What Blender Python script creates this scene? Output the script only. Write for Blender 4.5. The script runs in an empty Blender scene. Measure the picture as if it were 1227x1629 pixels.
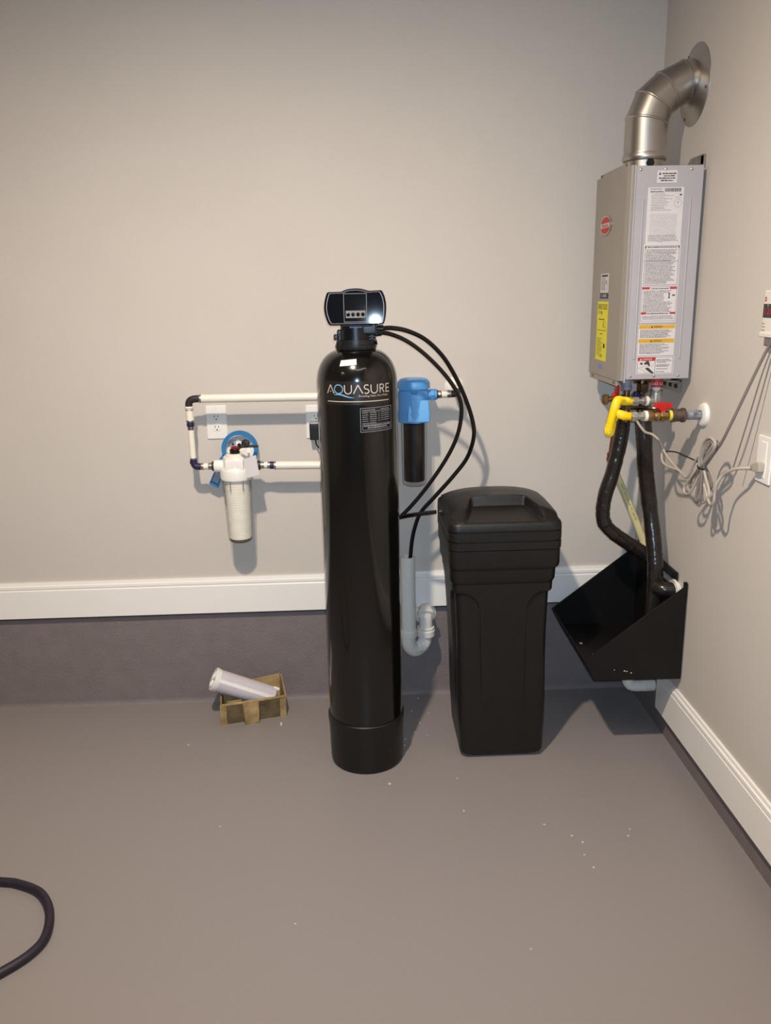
import bpy, bmesh, math, random
from mathutils import Vector, Matrix

S = bpy.context.scene
COL = S.collection
V = Vector
PI = math.pi

# ------------------------------------------------------------------ camera
def add_camera():
    yaw, pitch, roll = math.radians(1.8), math.radians(15.0), math.radians(1.15)
    fwd = V((math.sin(yaw) * math.cos(pitch), math.cos(yaw) * math.cos(pitch), -math.sin(pitch)))
    right = V((math.cos(yaw), -math.sin(yaw), 0))
    down = fwd.cross(right)
    r = right * math.cos(roll) + down * math.sin(roll)
    d = -right * math.sin(roll) + down * math.cos(roll)
    m = Matrix((( r.x, -d.x, -fwd.x, 0), (r.y, -d.y, -fwd.y, 0), (r.z, -d.z, -fwd.z, 1.6), (0, 0, 0, 1)))
    c = bpy.data.cameras.new('camera')
    c.sensor_width = 36; c.lens = 1300 / 1629 * 36; c.clip_start = .05
    o = bpy.data.objects.new('camera', c); COL.objects.link(o); o.matrix_world = m
    S.camera = o
add_camera()

# ------------------------------------------------------------------ light and exposure
w = bpy.data.worlds.new('world'); S.world = w; w.use_nodes = True
w.node_tree.nodes['Background'].inputs[0].default_value = (.62, .78, 1, 1)
w.node_tree.nodes['Background'].inputs[1].default_value = .16

def lamp(name, kind, loc, power, color, size=.05, **kw):
    l = bpy.data.lights.new(name, kind); l.energy = power; l.color = color
    if kind == 'AREA':
        l.shape = 'RECTANGLE'; l.size = kw['sx']; l.size_y = kw['sy']
    else:
        l.shadow_soft_size = size
    if kind == 'SPOT':
        l.spot_size = math.radians(kw.get('angle', 150)); l.spot_blend = kw.get('blend', 1)
    o = bpy.data.objects.new(name, l); COL.objects.link(o); o.location = loc
    o.rotation_euler = kw.get('rot', (0, 0, 0))
    return o
lamp('ceiling_lamp', 'SPOT', (-.36, 1.10, 2.9), 262, (1, .85, .67), .045, angle=176, blend=.88)
lamp('far_ceiling_lamp', 'SPOT', (-2.3, .2, 2.9), 16, (1, .86, .68), .06, angle=179, blend=.7)
lamp('tube_lamp_left', 'AREA', (-.35, .55, 3.05), 5, (1, .90, .80), sx=1.2, sy=.05, rot=(0, 0, -.55))
lamp('tube_lamp_right', 'AREA', (.55, .45, 3.05), 5, (1, .90, .80), sx=1.2, sy=.05, rot=(0, 0, .6))
lamp('phone_flash', 'SPOT', (.015, .0, 1.625), 125, (.60, .79, 1), .006, angle=100, blend=1, rot=(math.radians(79), 0, math.radians(-1.8)))
S.view_settings.view_transform = 'Standard'; S.view_settings.look = 'None'
S.view_settings.gamma = 1; S.view_settings.use_curve_mapping = False
S.view_settings.exposure = 0.0

# ------------------------------------------------------------------ materials
def lin(c):
    return tuple(((x / 255) / 12.92 if x / 255 <= .04045 else ((x / 255 + .055) / 1.055) ** 2.4) for x in c)
def mat(name, rgb, rough=.5, metal=0, var=0, scale=30, bump=0, bscale=120, coat=0, spec=.5, emit=0, trans=0, ior=1.45, rgb2=None, detail=4):
    m = bpy.data.materials.new(name); m.use_nodes = True
    nt = m.node_tree; b = nt.nodes['Principled BSDF']; c = lin(rgb)
    b.inputs['Base Color'].default_value = (*c, 1); b.inputs['Roughness'].default_value = rough
    b.inputs['Metallic'].default_value = metal; b.inputs['Specular IOR Level'].default_value = spec
    b.inputs['Coat Weight'].default_value = coat; b.inputs['Coat Roughness'].default_value = .055
    b.inputs['Transmission Weight'].default_value = trans; b.inputs['IOR'].default_value = ior
    if emit:
        b.inputs['Emission Color'].default_value = (*c, 1); b.inputs['Emission Strength'].default_value = emit
    tc = nt.nodes.new('ShaderNodeTexCoord')
    if var or rgb2:
        n = nt.nodes.new('ShaderNodeTexNoise'); n.inputs['Scale'].default_value = scale; n.inputs['Detail'].default_value = detail
        nt.links.new(tc.outputs['Object'], n.inputs['Vector'])
        r = nt.nodes.new('ShaderNodeValToRGB')
        c2 = lin(rgb2) if rgb2 else tuple(x * (1 - var) for x in c)
        r.color_ramp.elements[0].position = .35; r.color_ramp.elements[1].position = .65
        r.color_ramp.elements[0].color = (*c2, 1)
        r.color_ramp.elements[1].color = (*(c if rgb2 else tuple(min(1, x * (1 + var)) for x in c)), 1)
        nt.links.new(n.outputs['Fac'], r.inputs['Fac']); nt.links.new(r.outputs['Color'], b.inputs['Base Color'])
    if bump:
        n2 = nt.nodes.new('ShaderNodeTexNoise'); n2.inputs['Scale'].default_value = bscale; n2.inputs['Detail'].default_value = 3
        nt.links.new(tc.outputs['Object'], n2.inputs['Vector'])
        bp = nt.nodes.new('ShaderNodeBump'); bp.inputs['Strength'].default_value = bump; bp.inputs['Distance'].default_value = .004
        nt.links.new(n2.outputs['Fac'], bp.inputs['Height']); nt.links.new(bp.outputs['Normal'], b.inputs['Normal'])
    return m
def clear_mat(name):
    m = bpy.data.materials.new(name); m.use_nodes = True; nt = m.node_tree; nt.nodes.clear()
    o = nt.nodes.new('ShaderNodeOutputMaterial'); mx = nt.nodes.new('ShaderNodeMixShader'); fr = nt.nodes.new('ShaderNodeMapRange'); lw = nt.nodes.new('ShaderNodeLayerWeight'); pw = nt.nodes.new('ShaderNodeMath')
    t = nt.nodes.new('ShaderNodeBsdfTransparent'); g = nt.nodes.new('ShaderNodeBsdfGlossy')
    lw.inputs['Blend'].default_value = .5; pw.operation = 'POWER'; pw.inputs[1].default_value = 4; fr.inputs['To Min'].default_value = .04; fr.inputs['To Max'].default_value = .7
    nt.links.new(lw.outputs['Facing'], pw.inputs[0]); nt.links.new(pw.outputs[0], fr.inputs['Value']); t.inputs['Color'].default_value = (.93, .94, .94, 1); g.inputs['Roughness'].default_value = .06
    nt.links.new(fr.outputs[0], mx.inputs[0]); nt.links.new(t.outputs[0], mx.inputs[1]); nt.links.new(g.outputs[0], mx.inputs[2]); nt.links.new(mx.outputs[0], o.inputs[0])
    return m
M = dict(
    wall=mat('wall_paint', (206, 198, 190), .75, var=.012, scale=3, bump=.12, bscale=260, spec=.25),
    trim=mat('trim_paint', (245, 241, 236), .35, var=.01, scale=4, bump=.03),
    floor=mat('grey_epoxy', (141, 134, 133), .42, var=.03, scale=900, bump=.06, bscale=500, spec=.35),
    curb=mat('grey_curb_paint', (126, 116, 116), .6, var=.05, scale=14, bump=.5, bscale=160),
    gap=mat('gap_shade', (50, 46, 56), .9, var=.1),  # shade inside the joint, put into the strip's colour
    ceiling=mat('ceiling_paint', (200, 198, 194), .9, var=.01),
    gloss=mat('gloss_black', (14, 13, 12), .16, var=.1, scale=8, coat=.35, bump=.015, bscale=30),
    boot=mat('boot_black', (20, 18, 18), .38, var=.1, bump=.05),
    head=mat('head_black', (11, 11, 15), .03, var=.05),
    valve=mat('valve_black', (24, 24, 27), .38, var=.1, bump=.05),
    hdpe=mat('matt_black_plastic', (25, 22, 21), .42, var=.08, scale=20, bump=.12, bscale=420, spec=.45),
    bin=mat('bin_black', (15, 12, 12), .5, var=.15, scale=12, bump=.06, spec=.4),
    rubber=mat('black_tubing', (20, 18, 18), .28, var=.1, spec=.5),
    hose=mat('hose_rubber', (38, 32, 44), .5, var=.1),
    silver=mat('silver_print', (190, 180, 172), .4, var=.04),
    greyline=mat('grey_print', (150, 150, 160), .4, var=.04),
    blueprint=mat('blue_print', (110, 160, 205), .4, var=.1),
    film=mat('label_film', (34, 30, 27), .3, var=.05),
    white=mat('white_plastic', (238, 234, 228), .32, var=.01, bump=.02),
    pvc=mat('white_pvc', (232, 228, 220), .3, var=.02, bump=.02),
    pex=mat('pex_pipe', (240, 232, 218), .35, var=.02),
    cream=mat('cream_pipe', (226, 214, 160), .4, var=.05),
    steel=mat('stainless_ring', (190, 182, 172), .28, 1, var=.12, scale=60),
    navy=mat('navy_fitting', (44, 34, 72), .4, var=.15),
    darkfit=mat('dark_fitting', (44, 38, 40), .4, var=.15),
    blue=mat('blue_plastic', (92, 160, 222), .36, var=.03, bump=.02),
    wrench=mat('wrench_blue', (44, 118, 176), .4, var=.06),
    clear=clear_mat('clear_plastic'),
    carbon=mat('carbon_block', (30, 20, 17), .6, var=.3, scale=30),
    pleat=mat('pleated_paper', (248, 240, 226), .7, var=.03),
    dirt=mat('brown_residue', (92, 80, 64), .8, var=.4, scale=200),
    red=mat('red_plastic', (196, 26, 24), .35, var=.05),
    darkred=mat('dark_red', (130, 16, 30), .3, var=.05),
    yellow=mat('yellow_coating', (246, 210, 30), .36, var=.04),
    brass=mat('brass', (172, 142, 96), .32, 1, var=.25, scale=50),
    bronze=mat('bronze', (128, 104, 84), .38, 1, var=.3, scale=60),
    iron=mat('malleable_iron', (112, 96, 88), .42, .8, var=.25, scale=60),
    galv=mat('galvanised', (186, 186, 182), .34, .9, var=.15, scale=80),
    greypipe=mat('grey_pipe_marked', (170, 174, 184), .4, .3, rgb2=(96, 98, 110), scale=55, detail=2),
    copper=mat('copper', (160, 92, 58), .42, 1, var=.2, scale=40),
    tape=mat('white_tape', (232, 230, 224), .6, var=.05, scale=60),
    ytape=mat('yellow_tape', (226, 214, 80), .5, var=.05),
    insul=mat('black_foil_insulation', (36, 30, 28), .26, var=.2, scale=30, bump=.35, bscale=45, spec=.6),
    case=mat('heater_side_paint', (180, 177, 180), .42, .15, var=.02, scale=12),
    front=mat('heater_front_paint', (160, 152, 142), .42, .25, var=.02, scale=12),
    bracket=mat('galvanised_bracket', (170, 165, 160), .4, .8, var=.15, scale=30),
    vent=mat('stainless_vent', (188, 182, 176), .36, 1, var=.08, scale=6, bump=.04, bscale=25),
    paper=mat('label_paper', (214, 208, 208), .55, var=.02),
    ink=mat('label_ink', (62, 56, 58), .7, var=.1),
    greyink=mat('label_grey_ink', (150, 142, 140), .7, var=.1),
    redink=mat('label_red', (190, 44, 42), .5, var=.04),
    goldink=mat('label_gold', (214, 164, 44), .5, var=.04),
    ylabel=mat('label_yellow', (232, 220, 30), .5, var=.03),
    bluelab=mat('label_blue', (120, 132, 190), .5, var=.2, scale=300),
    chrome=mat('chrome', (210, 205, 200), .12, 1, var=.02),
    screen=mat('dark_screen', (14, 14, 15), .035, var=.05),
    ctlscreen=mat('control_screen', (38, 30, 34), .2, var=.05),
    led=mat('red_display', (170, 24, 48), .5, emit=.45, var=.05),
    ledg=mat('green_light', (90, 170, 110), .5, emit=.4, var=.05),
    cord=mat('grey_cord', (176, 166, 154), .5, var=.05),
    dcord=mat('dark_grey_cord', (120, 110, 106), .5, var=.05),
    ctl=mat('controller_white', (226, 218, 208), .4, var=.01),
    slot=mat('socket_slot', (40, 36, 36), .8, var=.1),
    carton_dark=mat('dark_pulp', (112, 96, 68), .9, rgb2=(84, 72, 52), scale=22, bump=.6, bscale=90),  # darker pulp tone for the tray's front wall
    panel=mat('button_strip', (112, 106, 98), .45, var=.03),
    carton=mat('moulded_pulp', (176, 150, 104), .9, rgb2=(140, 116, 78), scale=26, bump=.6, bscale=90),
    cart=mat('cartridge_mesh', (206, 198, 204), .7, var=.04, scale=200, bump=.2, bscale=500),
    fleck=mat('white_fleck', (205, 198, 190), .8, var=.02),
)

# ------------------------------------------------------------------ mesh building
class MB:
    def __init__(s): s.v = []; s.f = []
    def add(s, vs, fs):
        o = len(s.v); s.v += [V(p) for p in vs]; s.f += [tuple(i + o for i in f) for f in fs]; return s
    def addbm(s, bm):
        bm.verts.ensure_lookup_table(); bm.verts.index_update()
        s.add([v.co.copy() for v in bm.verts], [[v.index for v in f.verts] for f in bm.faces]); bm.free(); return s
    def box(s, lo, hi, bev=0, seg=2, mx=None):
        bm = bmesh.new(); bmesh.ops.create_cube(bm, size=1)
        lo, hi = V(lo), V(hi)
        for v in bm.verts: v.co = V([(lo[i] + hi[i]) / 2 + v.co[i] * (hi[i] - lo[i]) for i in range(3)])
        if bev: bmesh.ops.bevel(bm, geom=list(bm.edges), offset=bev, segments=seg, profile=.5, affect='EDGES')
        if mx is not None: bmesh.ops.transform(bm, matrix=mx, verts=bm.verts)
        return s.addbm(bm)
    def prism(s, poly, ext, bev=0, seg=2):
        """poly: 3D outline; ext: extrusion vector"""
        bm = bmesh.new(); ext = V(ext)
        a = [bm.verts.new(V(p)) for p in poly]; b = [bm.verts.new(V(p) + ext) for p in poly]; n = len(poly)
        bm.faces.new(a); bm.faces.new(b[::-1])
        for i in range(n): bm.faces.new((a[i], b[i], b[(i + 1) % n], a[(i + 1) % n]))
        bmesh.ops.recalc_face_normals(bm, faces=bm.faces)
        if bev: bmesh.ops.bevel(bm, geom=list(bm.edges), offset=bev, segments=seg, profile=.5, affect='EDGES')
        return s.addbm(bm)
    def lathe(s, org, axis, prof, n=32, caps=True):
        """prof: list of (distance along axis, radius)"""
        org, ax = V(org), V(axis).normalized()
        t = V((0, 0, 1)) if abs(ax.z) < .9 else V((0, 1, 0))
        x = ax.cross(t).normalized(); y = ax.cross(x)
        vs, fs = [], []
        for (h, r) in prof:
            for k in range(n):
                a = 2 * PI * k / n
                vs.append(org + ax * h + (x * math.cos(a) + y * math.sin(a)) * max(r, 1e-5))
        for j in range(len(prof) - 1):
            for k in range(n):
                k2 = (k + 1) % n
                fs.append((j * n + k, j * n + k2, (j + 1) * n + k2, (j + 1) * n + k))
        if caps and prof[0][1] > 1e-4: fs.append(tuple(range(n))[::-1])
        if caps and prof[-1][1] > 1e-4: fs.append(tuple((len(prof) - 1) * n + k for k in range(n)))
        return s.add(vs, fs)
    def cyl(s, a, b, r, r2=None, n=24, bev=0):
        a, b = V(a), V(b); L = (b - a).length; r2 = r if r2 is None else r2
        pr = [(0, r), (L, r2)] if not bev else [(0, r - bev), (bev * .4, r - bev * .3), (bev, r), (L - bev, r2), (L - bev * .4, r2 - bev * .3), (L, r2 - bev)]
        return s.lathe(a, b - a, pr, n)
    def hexn(s, a, b, r): return s.cyl(a, b, r, n=6, bev=r * .08)
    def tube(s, pts, r, n=12, sub=6, caps=True, rf=None, smooth=True):
        p = spline(pts, sub) if smooth else [V(q) for q in pts]
        m = len(p); T = []
        for i in range(m): T.append((p[min(i + 1, m - 1)] - p[max(i - 1, 0)]).normalized())
        u = T[0].cross(V((0, 0, 1)))
        if u.length < .1: u = T[0].cross(V((1, 0, 0)))
        u.normalize(); vs, fs = [], []
        for i in range(m):
            u = (u - T[i] * u.dot(T[i])).normalized(); v = T[i].cross(u)
            rr = r if rf is None else rf(i / (m - 1)) if callable(rf) else rf[i]
            for k in range(n):
                a = 2 * PI * k / n; vs.append(p[i] + (u * math.cos(a) + v * math.sin(a)) * rr)
        for i in range(m - 1):
            for k in range(n):
                k2 = (k + 1) % n; fs.append((i * n + k, i * n + k2, (i + 1) * n + k2, (i + 1) * n + k))
        if caps: fs.append(tuple(range(n))[::-1]); fs.append(tuple((m - 1) * n + k for k in range(n)))
        return s.add(vs, fs)
    def torus(s, c, axis, R, r, n=40, m=10, a0=0, a1=2 * PI):
        c, ax = V(c), V(axis).normalized(); t = V((0, 0, 1)) if abs(ax.z) < .9 else V((1, 0, 0))
        x = ax.cross(t).normalized(); y = ax.cross(x); vs, fs = [], []
        for i in range(n):
            a = 2 * PI * i / n; d = x * math.cos(a) + y * math.sin(a)
            for k in range(m):
                b = 2 * PI * k / m; vs.append(c + d * (R + r * math.cos(b)) + ax * r * math.sin(b))
        for i in range(n):
            for k in range(m):
                fs.append((i * m + k, ((i + 1) % n) * m + k, ((i + 1) % n) * m + (k + 1) % m, i * m + (k + 1) % m))
        return s.add(vs, fs)
    def loft(s, rings, cap0=True, cap1=True):
        n = len(rings[0]); vs = [p for r in rings for p in r]; fs = []
        for j in range(len(rings) - 1):
            for k in range(n):
                k2 = (k + 1) % n; fs.append((j * n + k, j * n + k2, (j + 1) * n + k2, (j + 1) * n + k))
        if cap0: fs.append(tuple(range(n))[::-1])
        if cap1: fs.append(tuple((len(rings) - 1) * n + k for k in range(n)))
        return s.add(vs, fs)
    def ribbon(s, pts, wd):
        """flat 2D stroke in (x, y, 0)"""
        n = len(pts); L, R = [], []
        for i in range(n):
            a, b = pts[max(i - 1, 0)], pts[min(i + 1, n - 1)]
            d = V((b[0] - a[0], b[1] - a[1])).normalized(); q = V((-d.y, d.x)) * ((wd(i / (n - 1)) if callable(wd) else wd) / 2)
            L.append((pts[i][0] + q.x, pts[i][1] + q.y, 0)); R.append((pts[i][0] - q.x, pts[i][1] - q.y, 0))
        return s.add(L + R, [(n + i, n + i + 1, i + 1, i) for i in range(n - 1)])
    def quad(s, x0, y0, x1, y1, z=0, nx=1):
        for i in range(nx):
            a = x0 + (x1 - x0) * i / nx; b = x0 + (x1 - x0) * (i + 1) / nx
            s.add([(a, y0, z), (b, y0, z), (b, y1, z), (a, y1, z)], [(0, 1, 2, 3)])
        return s
    def frame(s, x0, y0, x1, y1, t, z=0, nx=1):
        s.quad(x0, y0, x1, y0 + t, z, nx); s.quad(x0, y1 - t, x1, y1, z, nx)
        s.quad(x0, y0 + t, x0 + t, y1 - t, z); return s.quad(x1 - t, y0 + t, x1, y1 - t, z)
    def text(s, txt, x, y, h, wd=None, align='LEFT', z=0):
        """flat lettering, capital height h, optional total width"""
        c = bpy.data.curves.new('lettering', 'FONT'); c.body = txt; c.size = 1
        o = bpy.data.objects.new('lettering', c); COL.objects.link(o)
        dg = bpy.context.evaluated_depsgraph_get(); dg.update()
        me = bpy.data.meshes.new_from_object(o.evaluated_get(dg))
        xs = [v.co.x for v in me.vertices] or [0]; k = h / .69
        kx = k if wd is None else wd / (max(xs) - min(xs))
        off = -min(xs) * kx
        if align == 'CENTER': off = -(min(xs) + max(xs)) / 2 * kx
        s.add([(x + off + v.co.x * kx, y + v.co.y * k, z) for v in me.vertices], [tuple(p.vertices) for p in me.polygons])
        bpy.data.objects.remove(o); bpy.data.meshes.remove(me); bpy.data.curves.remove(c); return s
    def warp(s, fn): s.v = [V(fn(p)) for p in s.v]; return s

def spline(pts, sub=6):
    p = [V(q) for q in pts]
    if len(p) < 3: return p
    out = []
    for i in range(len(p) - 1):
        a, b, c, d = p[max(i - 1, 0)], p[i], p[i + 1], p[min(i + 2, len(p) - 1)]
        for k in range(sub):
            t = k / sub
            out.append(.5 * ((2 * b) + (c - a) * t + (2 * a - 5 * b + 4 * c - d) * t * t + (3 * b - a - 3 * c + d) * t ** 3))
    out.append(p[-1]); return out

BASE = {}
def thing(name, label, cat, loc, group=None):
    o = bpy.data.objects.new(name, None); COL.objects.link(o); o.location = loc; o.empty_display_size = .05
    o['label'] = label; o['category'] = cat
    if group: o['group'] = group
    BASE[o] = V(loc); return o
def obj(name, mb, m, parent=None, label=None, cat=None, kind=None, base=None, group=None, smooth=35):
    if parent is not None: b = BASE[parent]
    elif base is not None: b = V(base)
    elif kind == 'structure': b = V((0, 0, 0))
    else:
        n = len(mb.v); b = sum(mb.v, V()) / n; b.z = min(p.z for p in mb.v)
    me = bpy.data.meshes.new(name); me.from_pydata([tuple(p - b) for p in mb.v], [], mb.f); me.update()
    bm = bmesh.new(); bm.from_mesh(me); bmesh.ops.recalc_face_normals(bm, faces=bm.faces); bm.to_mesh(me); bm.free()
    me.materials.append(M[m])
    if smooth:
        me.shade_smooth(); me.set_sharp_from_angle(angle=math.radians(smooth))
    o = bpy.data.objects.new(name, me); COL.objects.link(o)
    if smooth and len(me.vertices) < 4000:
        wn = o.modifiers.new('weighted_normals', 'WEIGHTED_NORMAL'); wn.keep_sharp = True; wn.weight = 80
    if parent is not None: o.parent = parent
    else: o.location = b
    BASE[o] = b
    if label: o['label'] = label
    if cat: o['category'] = cat
    if kind: o['kind'] = kind
    if group: o['group'] = group
    return o
def flat(name, mb, m, parent, **k):
    """printed lettering: faces keep their winding"""
    return obj(name, mb, m, parent, smooth=0, **k)
rnd = random.Random(7)

# ------------------------------------------------------------------ room
XW, YW = 1.08, 3.055
obj('floor', MB().box((-4.7, -5.2, -.2), (1.4, 3.4, 0)), 'floor', kind='structure')
obj('ceiling', MB().box((-4.7, -5.2, 3.1), (1.4, 3.4, 3.25)), 'ceiling', kind='structure')
obj('wall_back', MB().box((-4.5, YW, .392), (1.3, 3.3, 3.1)), 'wall', kind='structure')
obj('wall_left', MB().box((-4.7, -5.2, 0), (-4.5, 3.3, 3.1)), 'wall', kind='structure')
obj('wall_right', MB().prism([(XW, -5, .107), (XW, 2.69, .107), (XW, 2.69, .392), (XW, YW, .392), (XW, YW, 3.1), (XW, -5, 3.1)], (.22, 0, 0)), 'wall', kind='structure')
# foundation curbs: painted concrete below the walls, with a recessed joint on top, its shade painted dark
obj('trim_1', MB().prism([(-4.5, 3.052, 0), (-4.5, 3.058, .006), (-4.5, 3.064, .02), (-4.5, 3.066, .376), (-4.5, 3.28, .376), (-4.5, 3.28, 0)], (5.59, 0, 0)), 'curb', kind='structure')
obj('trim_2', MB().box((-4.5, 3.10, .376), (1.09, 3.28, .392)), 'gap', kind='structure')
obj('trim_3', MB().prism([(1.096, -5, 0), (1.096, 3.066, 0), (1.096, 3.066, .376), (1.096, 2.69, .376), (1.096, 2.69, .095), (1.096, -5, .095)], (.2, 0, 0)), 'curb', kind='structure')
obj('trim_4', MB().box((1.12, -5, .095), (1.29, 2.69, .107)), 'gap', kind='structure')
prof = [(0, 0), (.015, 0), (.015, .112), (.0125, .115), (.0125, .119), (.0145, .122), (.0135, .131), (.009, .134), (.009, .138), (.0075, .144), (0, .144)]
obj('baseboard_back', MB().prism([(-4.5, YW - a, .392 + z) for a, z in prof], (5.58, 0, 0)), 'trim', kind='structure')
obj('baseboard_right', MB().prism([(XW - a, -5, .107 + z * 1.03) for a, z in prof], (0, 7.69, 0)), 'trim', kind='structure')

# ------------------------------------------------------------------ softener tank
TX, TY, TR = 0.0, 2.61, .1275
t = thing('softener_tank', 'tall glossy black water softener tank with silver lettering and a black control head', 'water softener', (TX, TY, 0))
dome = [(1.325 + .105 * math.sin(a), .050 + (TR - .050) * math.cos(a)) for a in [PI / 2 * k / 14 for k in range(15)]]
dome = [(z, .050 + (TR - .050) * (max(0, 1 - ((z - 1.325) / .107) ** 2.2)) ** .5) for z in [1.325 + .107 * math.sin(PI / 2 * k / 20) for k in range(21)]]
tank = obj('tank_body', MB().lathe((TX, TY, 0), (0, 0, 1), [(.165, TR), (.7, TR)] + dome + [(1.435, .048), (1.437, .02)], 96), 'gloss', t)
obj('boot', MB().lathe((TX, TY, 0), (0, 0, 1), [(0, .120), (.004, .1265), (.02, .1285), (.14, .1305), (.16, .1335), (.180, .1335), (.183, .131), (.184, .1272)], 96), 'boot', t)
def cylmap(x0, z0, r):
    """(x = arc length, y = height) wrapped on the tank front"""
    def f(p):
        a = x0 + p.x / TR
        return (TX + r * math.sin(a), TY - r * math.cos(a), z0 + p.y)
    return f
film = MB(); film.quad(-.113, -.037, .113, .034, 0, 40)
flat('label_film', film.warp(cylmap(.03, 1.310, TR + .0003)), 'film', t, label='dark translucent label band')
# AQUASURE: stroked capitals, cap height .027
H, SW = .0265, .0030
def arcp(cx, cy, rx, ry, a0, a1, n=18):
    return [(cx + rx * math.cos(math.radians(a0 + (a1 - a0) * i / n)), cy + ry * math.sin(math.radians(a0 + (a1 - a0) * i / n))) for i in range(n + 1)]
def seg(a, b, n=6): return [(a[0] + (b[0] - a[0]) * i / n, a[1] + (b[1] - a[1]) * i / n) for i in range(n + 1)]
def glyph(*strokes):
    m_ = MB()
    for st in strokes: m_.ribbon(st[0], st[1] if len(st) > 1 else SW)
    return m_
def letA(x, wd): return glyph((seg((x, 0), (x + wd / 2, H)),), (seg((x + wd / 2, H), (x + wd, 0)),))
def letU(x): return glyph((seg((x, H), (x, .010)) + arcp(x + .0105, .0105, .0105, .0105, 180, 360)[1:] + seg((x + .021, .010), (x + .021, H))[1:],))
letters = [letA(0, .026), MB().quad(.0114, .005, .0146, .0082), letU(.0605), letA(.087, .028),
    glyph((arcp(.1265, H * .745, .0068, H * .245, 35, 262, 14) + arcp(.1262, H * .255, .0073, H * .245, 82, -145, 14),)),
    letU(.1402),
    glyph((seg((.170, 0), (.170, H)),), (seg((.170, H - .0015), (.1765, H - .0015), 3) + arcp(.1775, H * .73, .0065, H * .22, 80, -80, 12) + seg((.1765, H * .5), (.171, H * .5), 3),), (seg((.177, H * .48), (.1855, 0)),)),
    glyph((seg((.193, 0), (.193, H)),), *[(seg((.193, yy), (.193 + ww, yy), 3),) for yy, ww in ((H - .0015, .0135), (H * .5, .0125), (.0015, .0135))])]
lmap = lambda p: cylmap(.03, 1.307, TR + .0009)(V((p.x * 1.02 - .1045, p.y, 0)))
for m_ in letters: flat('letter', m_.warp(lmap), 'silver', t)
B = glyph((arcp(.041, H / 2 + .0004, .0135, H / 2, 0, 360, 36),), ([(.028 + .064 * i / 20 - .002, -.0045 + .0035 * math.sin(i / 20 * 5.2 + .2) - .004 * (i / 20)) for i in range(21)], lambda q: .0008 + .0034 * math.sin(PI * min(1, q * 1.02)) ** .7))
flat('letter', B.warp(lmap), 'blueprint', t, label='blue letter Q with a swoosh tail')
tg = MB().text('Providing Clean, Pure Water', 0, 0, .0058, .100)
flat('tagline', tg.warp(lambda p: cylmap(.03, 1.297, TR + .0009)(V((p.x + .0005, p.y, 0)))), 'silver', t)
ru = MB().quad(-.104, 0, .104, .0024, 0, 30)
flat('silver_rule', ru.warp(cylmap(.03, 1.282, TR + .0009)), 'silver', t)
sp = MB(); W, HH = .112, .074
sp.frame(0, 0, W, HH, .0012, 0, 16)
def textline(mb, x0, y, x1, h, z=0, lo=.003, hi=.009, gap=.0012):
    x = x0
    while x < x1 - .001:
        w_ = min(rnd.uniform(lo, hi), x1 - x); mb.quad(x, y, x + w_, y + h * rnd.uniform(.7, 1), z); x += w_ + gap
for (a, b) in ((.006, .048), (.066, .100)): textline(sp, a, .0665, b, .0022)
sp.quad(.005, .0625, W - .005, .0635, 0, 16)
for i in range(5):
    y = .058 - i * .0062
    textline(sp, .006, y, .024, .0018); textline(sp, .030, y, .052, .0018); textline(sp, .068, y, .104, .0015)
sp.quad(.060, .030, .0608, .062)
textline(sp, .006, .0265, .05, .0018)
sp.frame(.006, .006, W - .005, .0235, .0009, 0, 14)
textline(sp, .010, .0175, W - .010, .003); textline(sp, .022, .0115, W - .022, .003)
flat('spec_label_print', sp.warp(lambda p: cylmap(.055, 1.1885, TR + .0006)(V((p.x, p.y + p.x * .02, 0)))), 'greyline', t, label='outlined grey specification table')
def dome_r(z):
    for (z0, r0), (z1, r1) in zip(dome, dome[1:]):
        if z0 <= z <= z1: return r0 + (r1 - r0) * (z - z0) / (z1 - z0)
    return TR if z < 1.4 else .05
stk = MB()
for i in range(8):
    for j in range(4):
        q = []
        for (a, b) in ((i, j), (i + 1, j), (i + 1, j + 1), (i, j + 1)):
            th = -.46 + .46 * a / 8; z = 1.3875 + .017 * b / 4 + .004 * a / 8; r = dome_r(z) + .0012
            q.append((TX + r * math.sin(th), TY - r * math.cos(th), z + .0008))
        stk.add(q, [(0, 1, 2, 3)])
flat('sticker', stk, 'paper', t, label='small white sticker on the shoulder')
# valve body
vb = MB().lathe((TX, TY, 0), (0, 0, 1), [(1.432, .0625), (1.438, .065), (1.446, .065), (1.448, .058), (1.462, .058), (1.462, .048), (1.512, .047), (1.528, .047)], 40)
vb.box((-.058, 2.60, 1.452), (-.036, 2.64, 1.492), .004)
vb.box((-.069, 2.61, 1.46), (-.05, 2.635, 1.478), .003)
for i in range(6): vb.box((.026, 2.585, 1.4615 + i * .0075), (.072 - .003 * abs(i - 3.5), 2.65, 1.4655 + i * .0075), .001)
vb.box((.02, 2.60, 1.455), (.058, 2.64, 1.512), .004)
vb.lathe((.04, 2.615, 1.452), (1, 0, .35), [(0, .016), (.024, .017), (.026, .008)], 18)
vb.box((.02, 2.57, 1.478), (.064, 2.66, 1.514), .005)
obj('valve_body', vb, 'valve', t)
ft = MB()
ft.cyl((.055, 2.66, 1.491), (.089, 2.66, 1.491), .0115, bev=.002); ft.hexn((.058, 2.66, 1.491), (.072, 2.66, 1.491), .0145)
ft.cyl((.055, 2.635, 1.480), (.082, 2.64, 1.479), .0105, bev=.002); ft.hexn((.056, 2.635, 1.480), (.070, 2.637, 1.480), .0135)
obj('tube_fitting', ft, 'valve', t)
obj('rating_plate', MB().box((-.018, 2.562, 1.499), (.021, 2.5635, 1.514)), 'bluelab', t, label='shiny pale plate below the control head')
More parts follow.
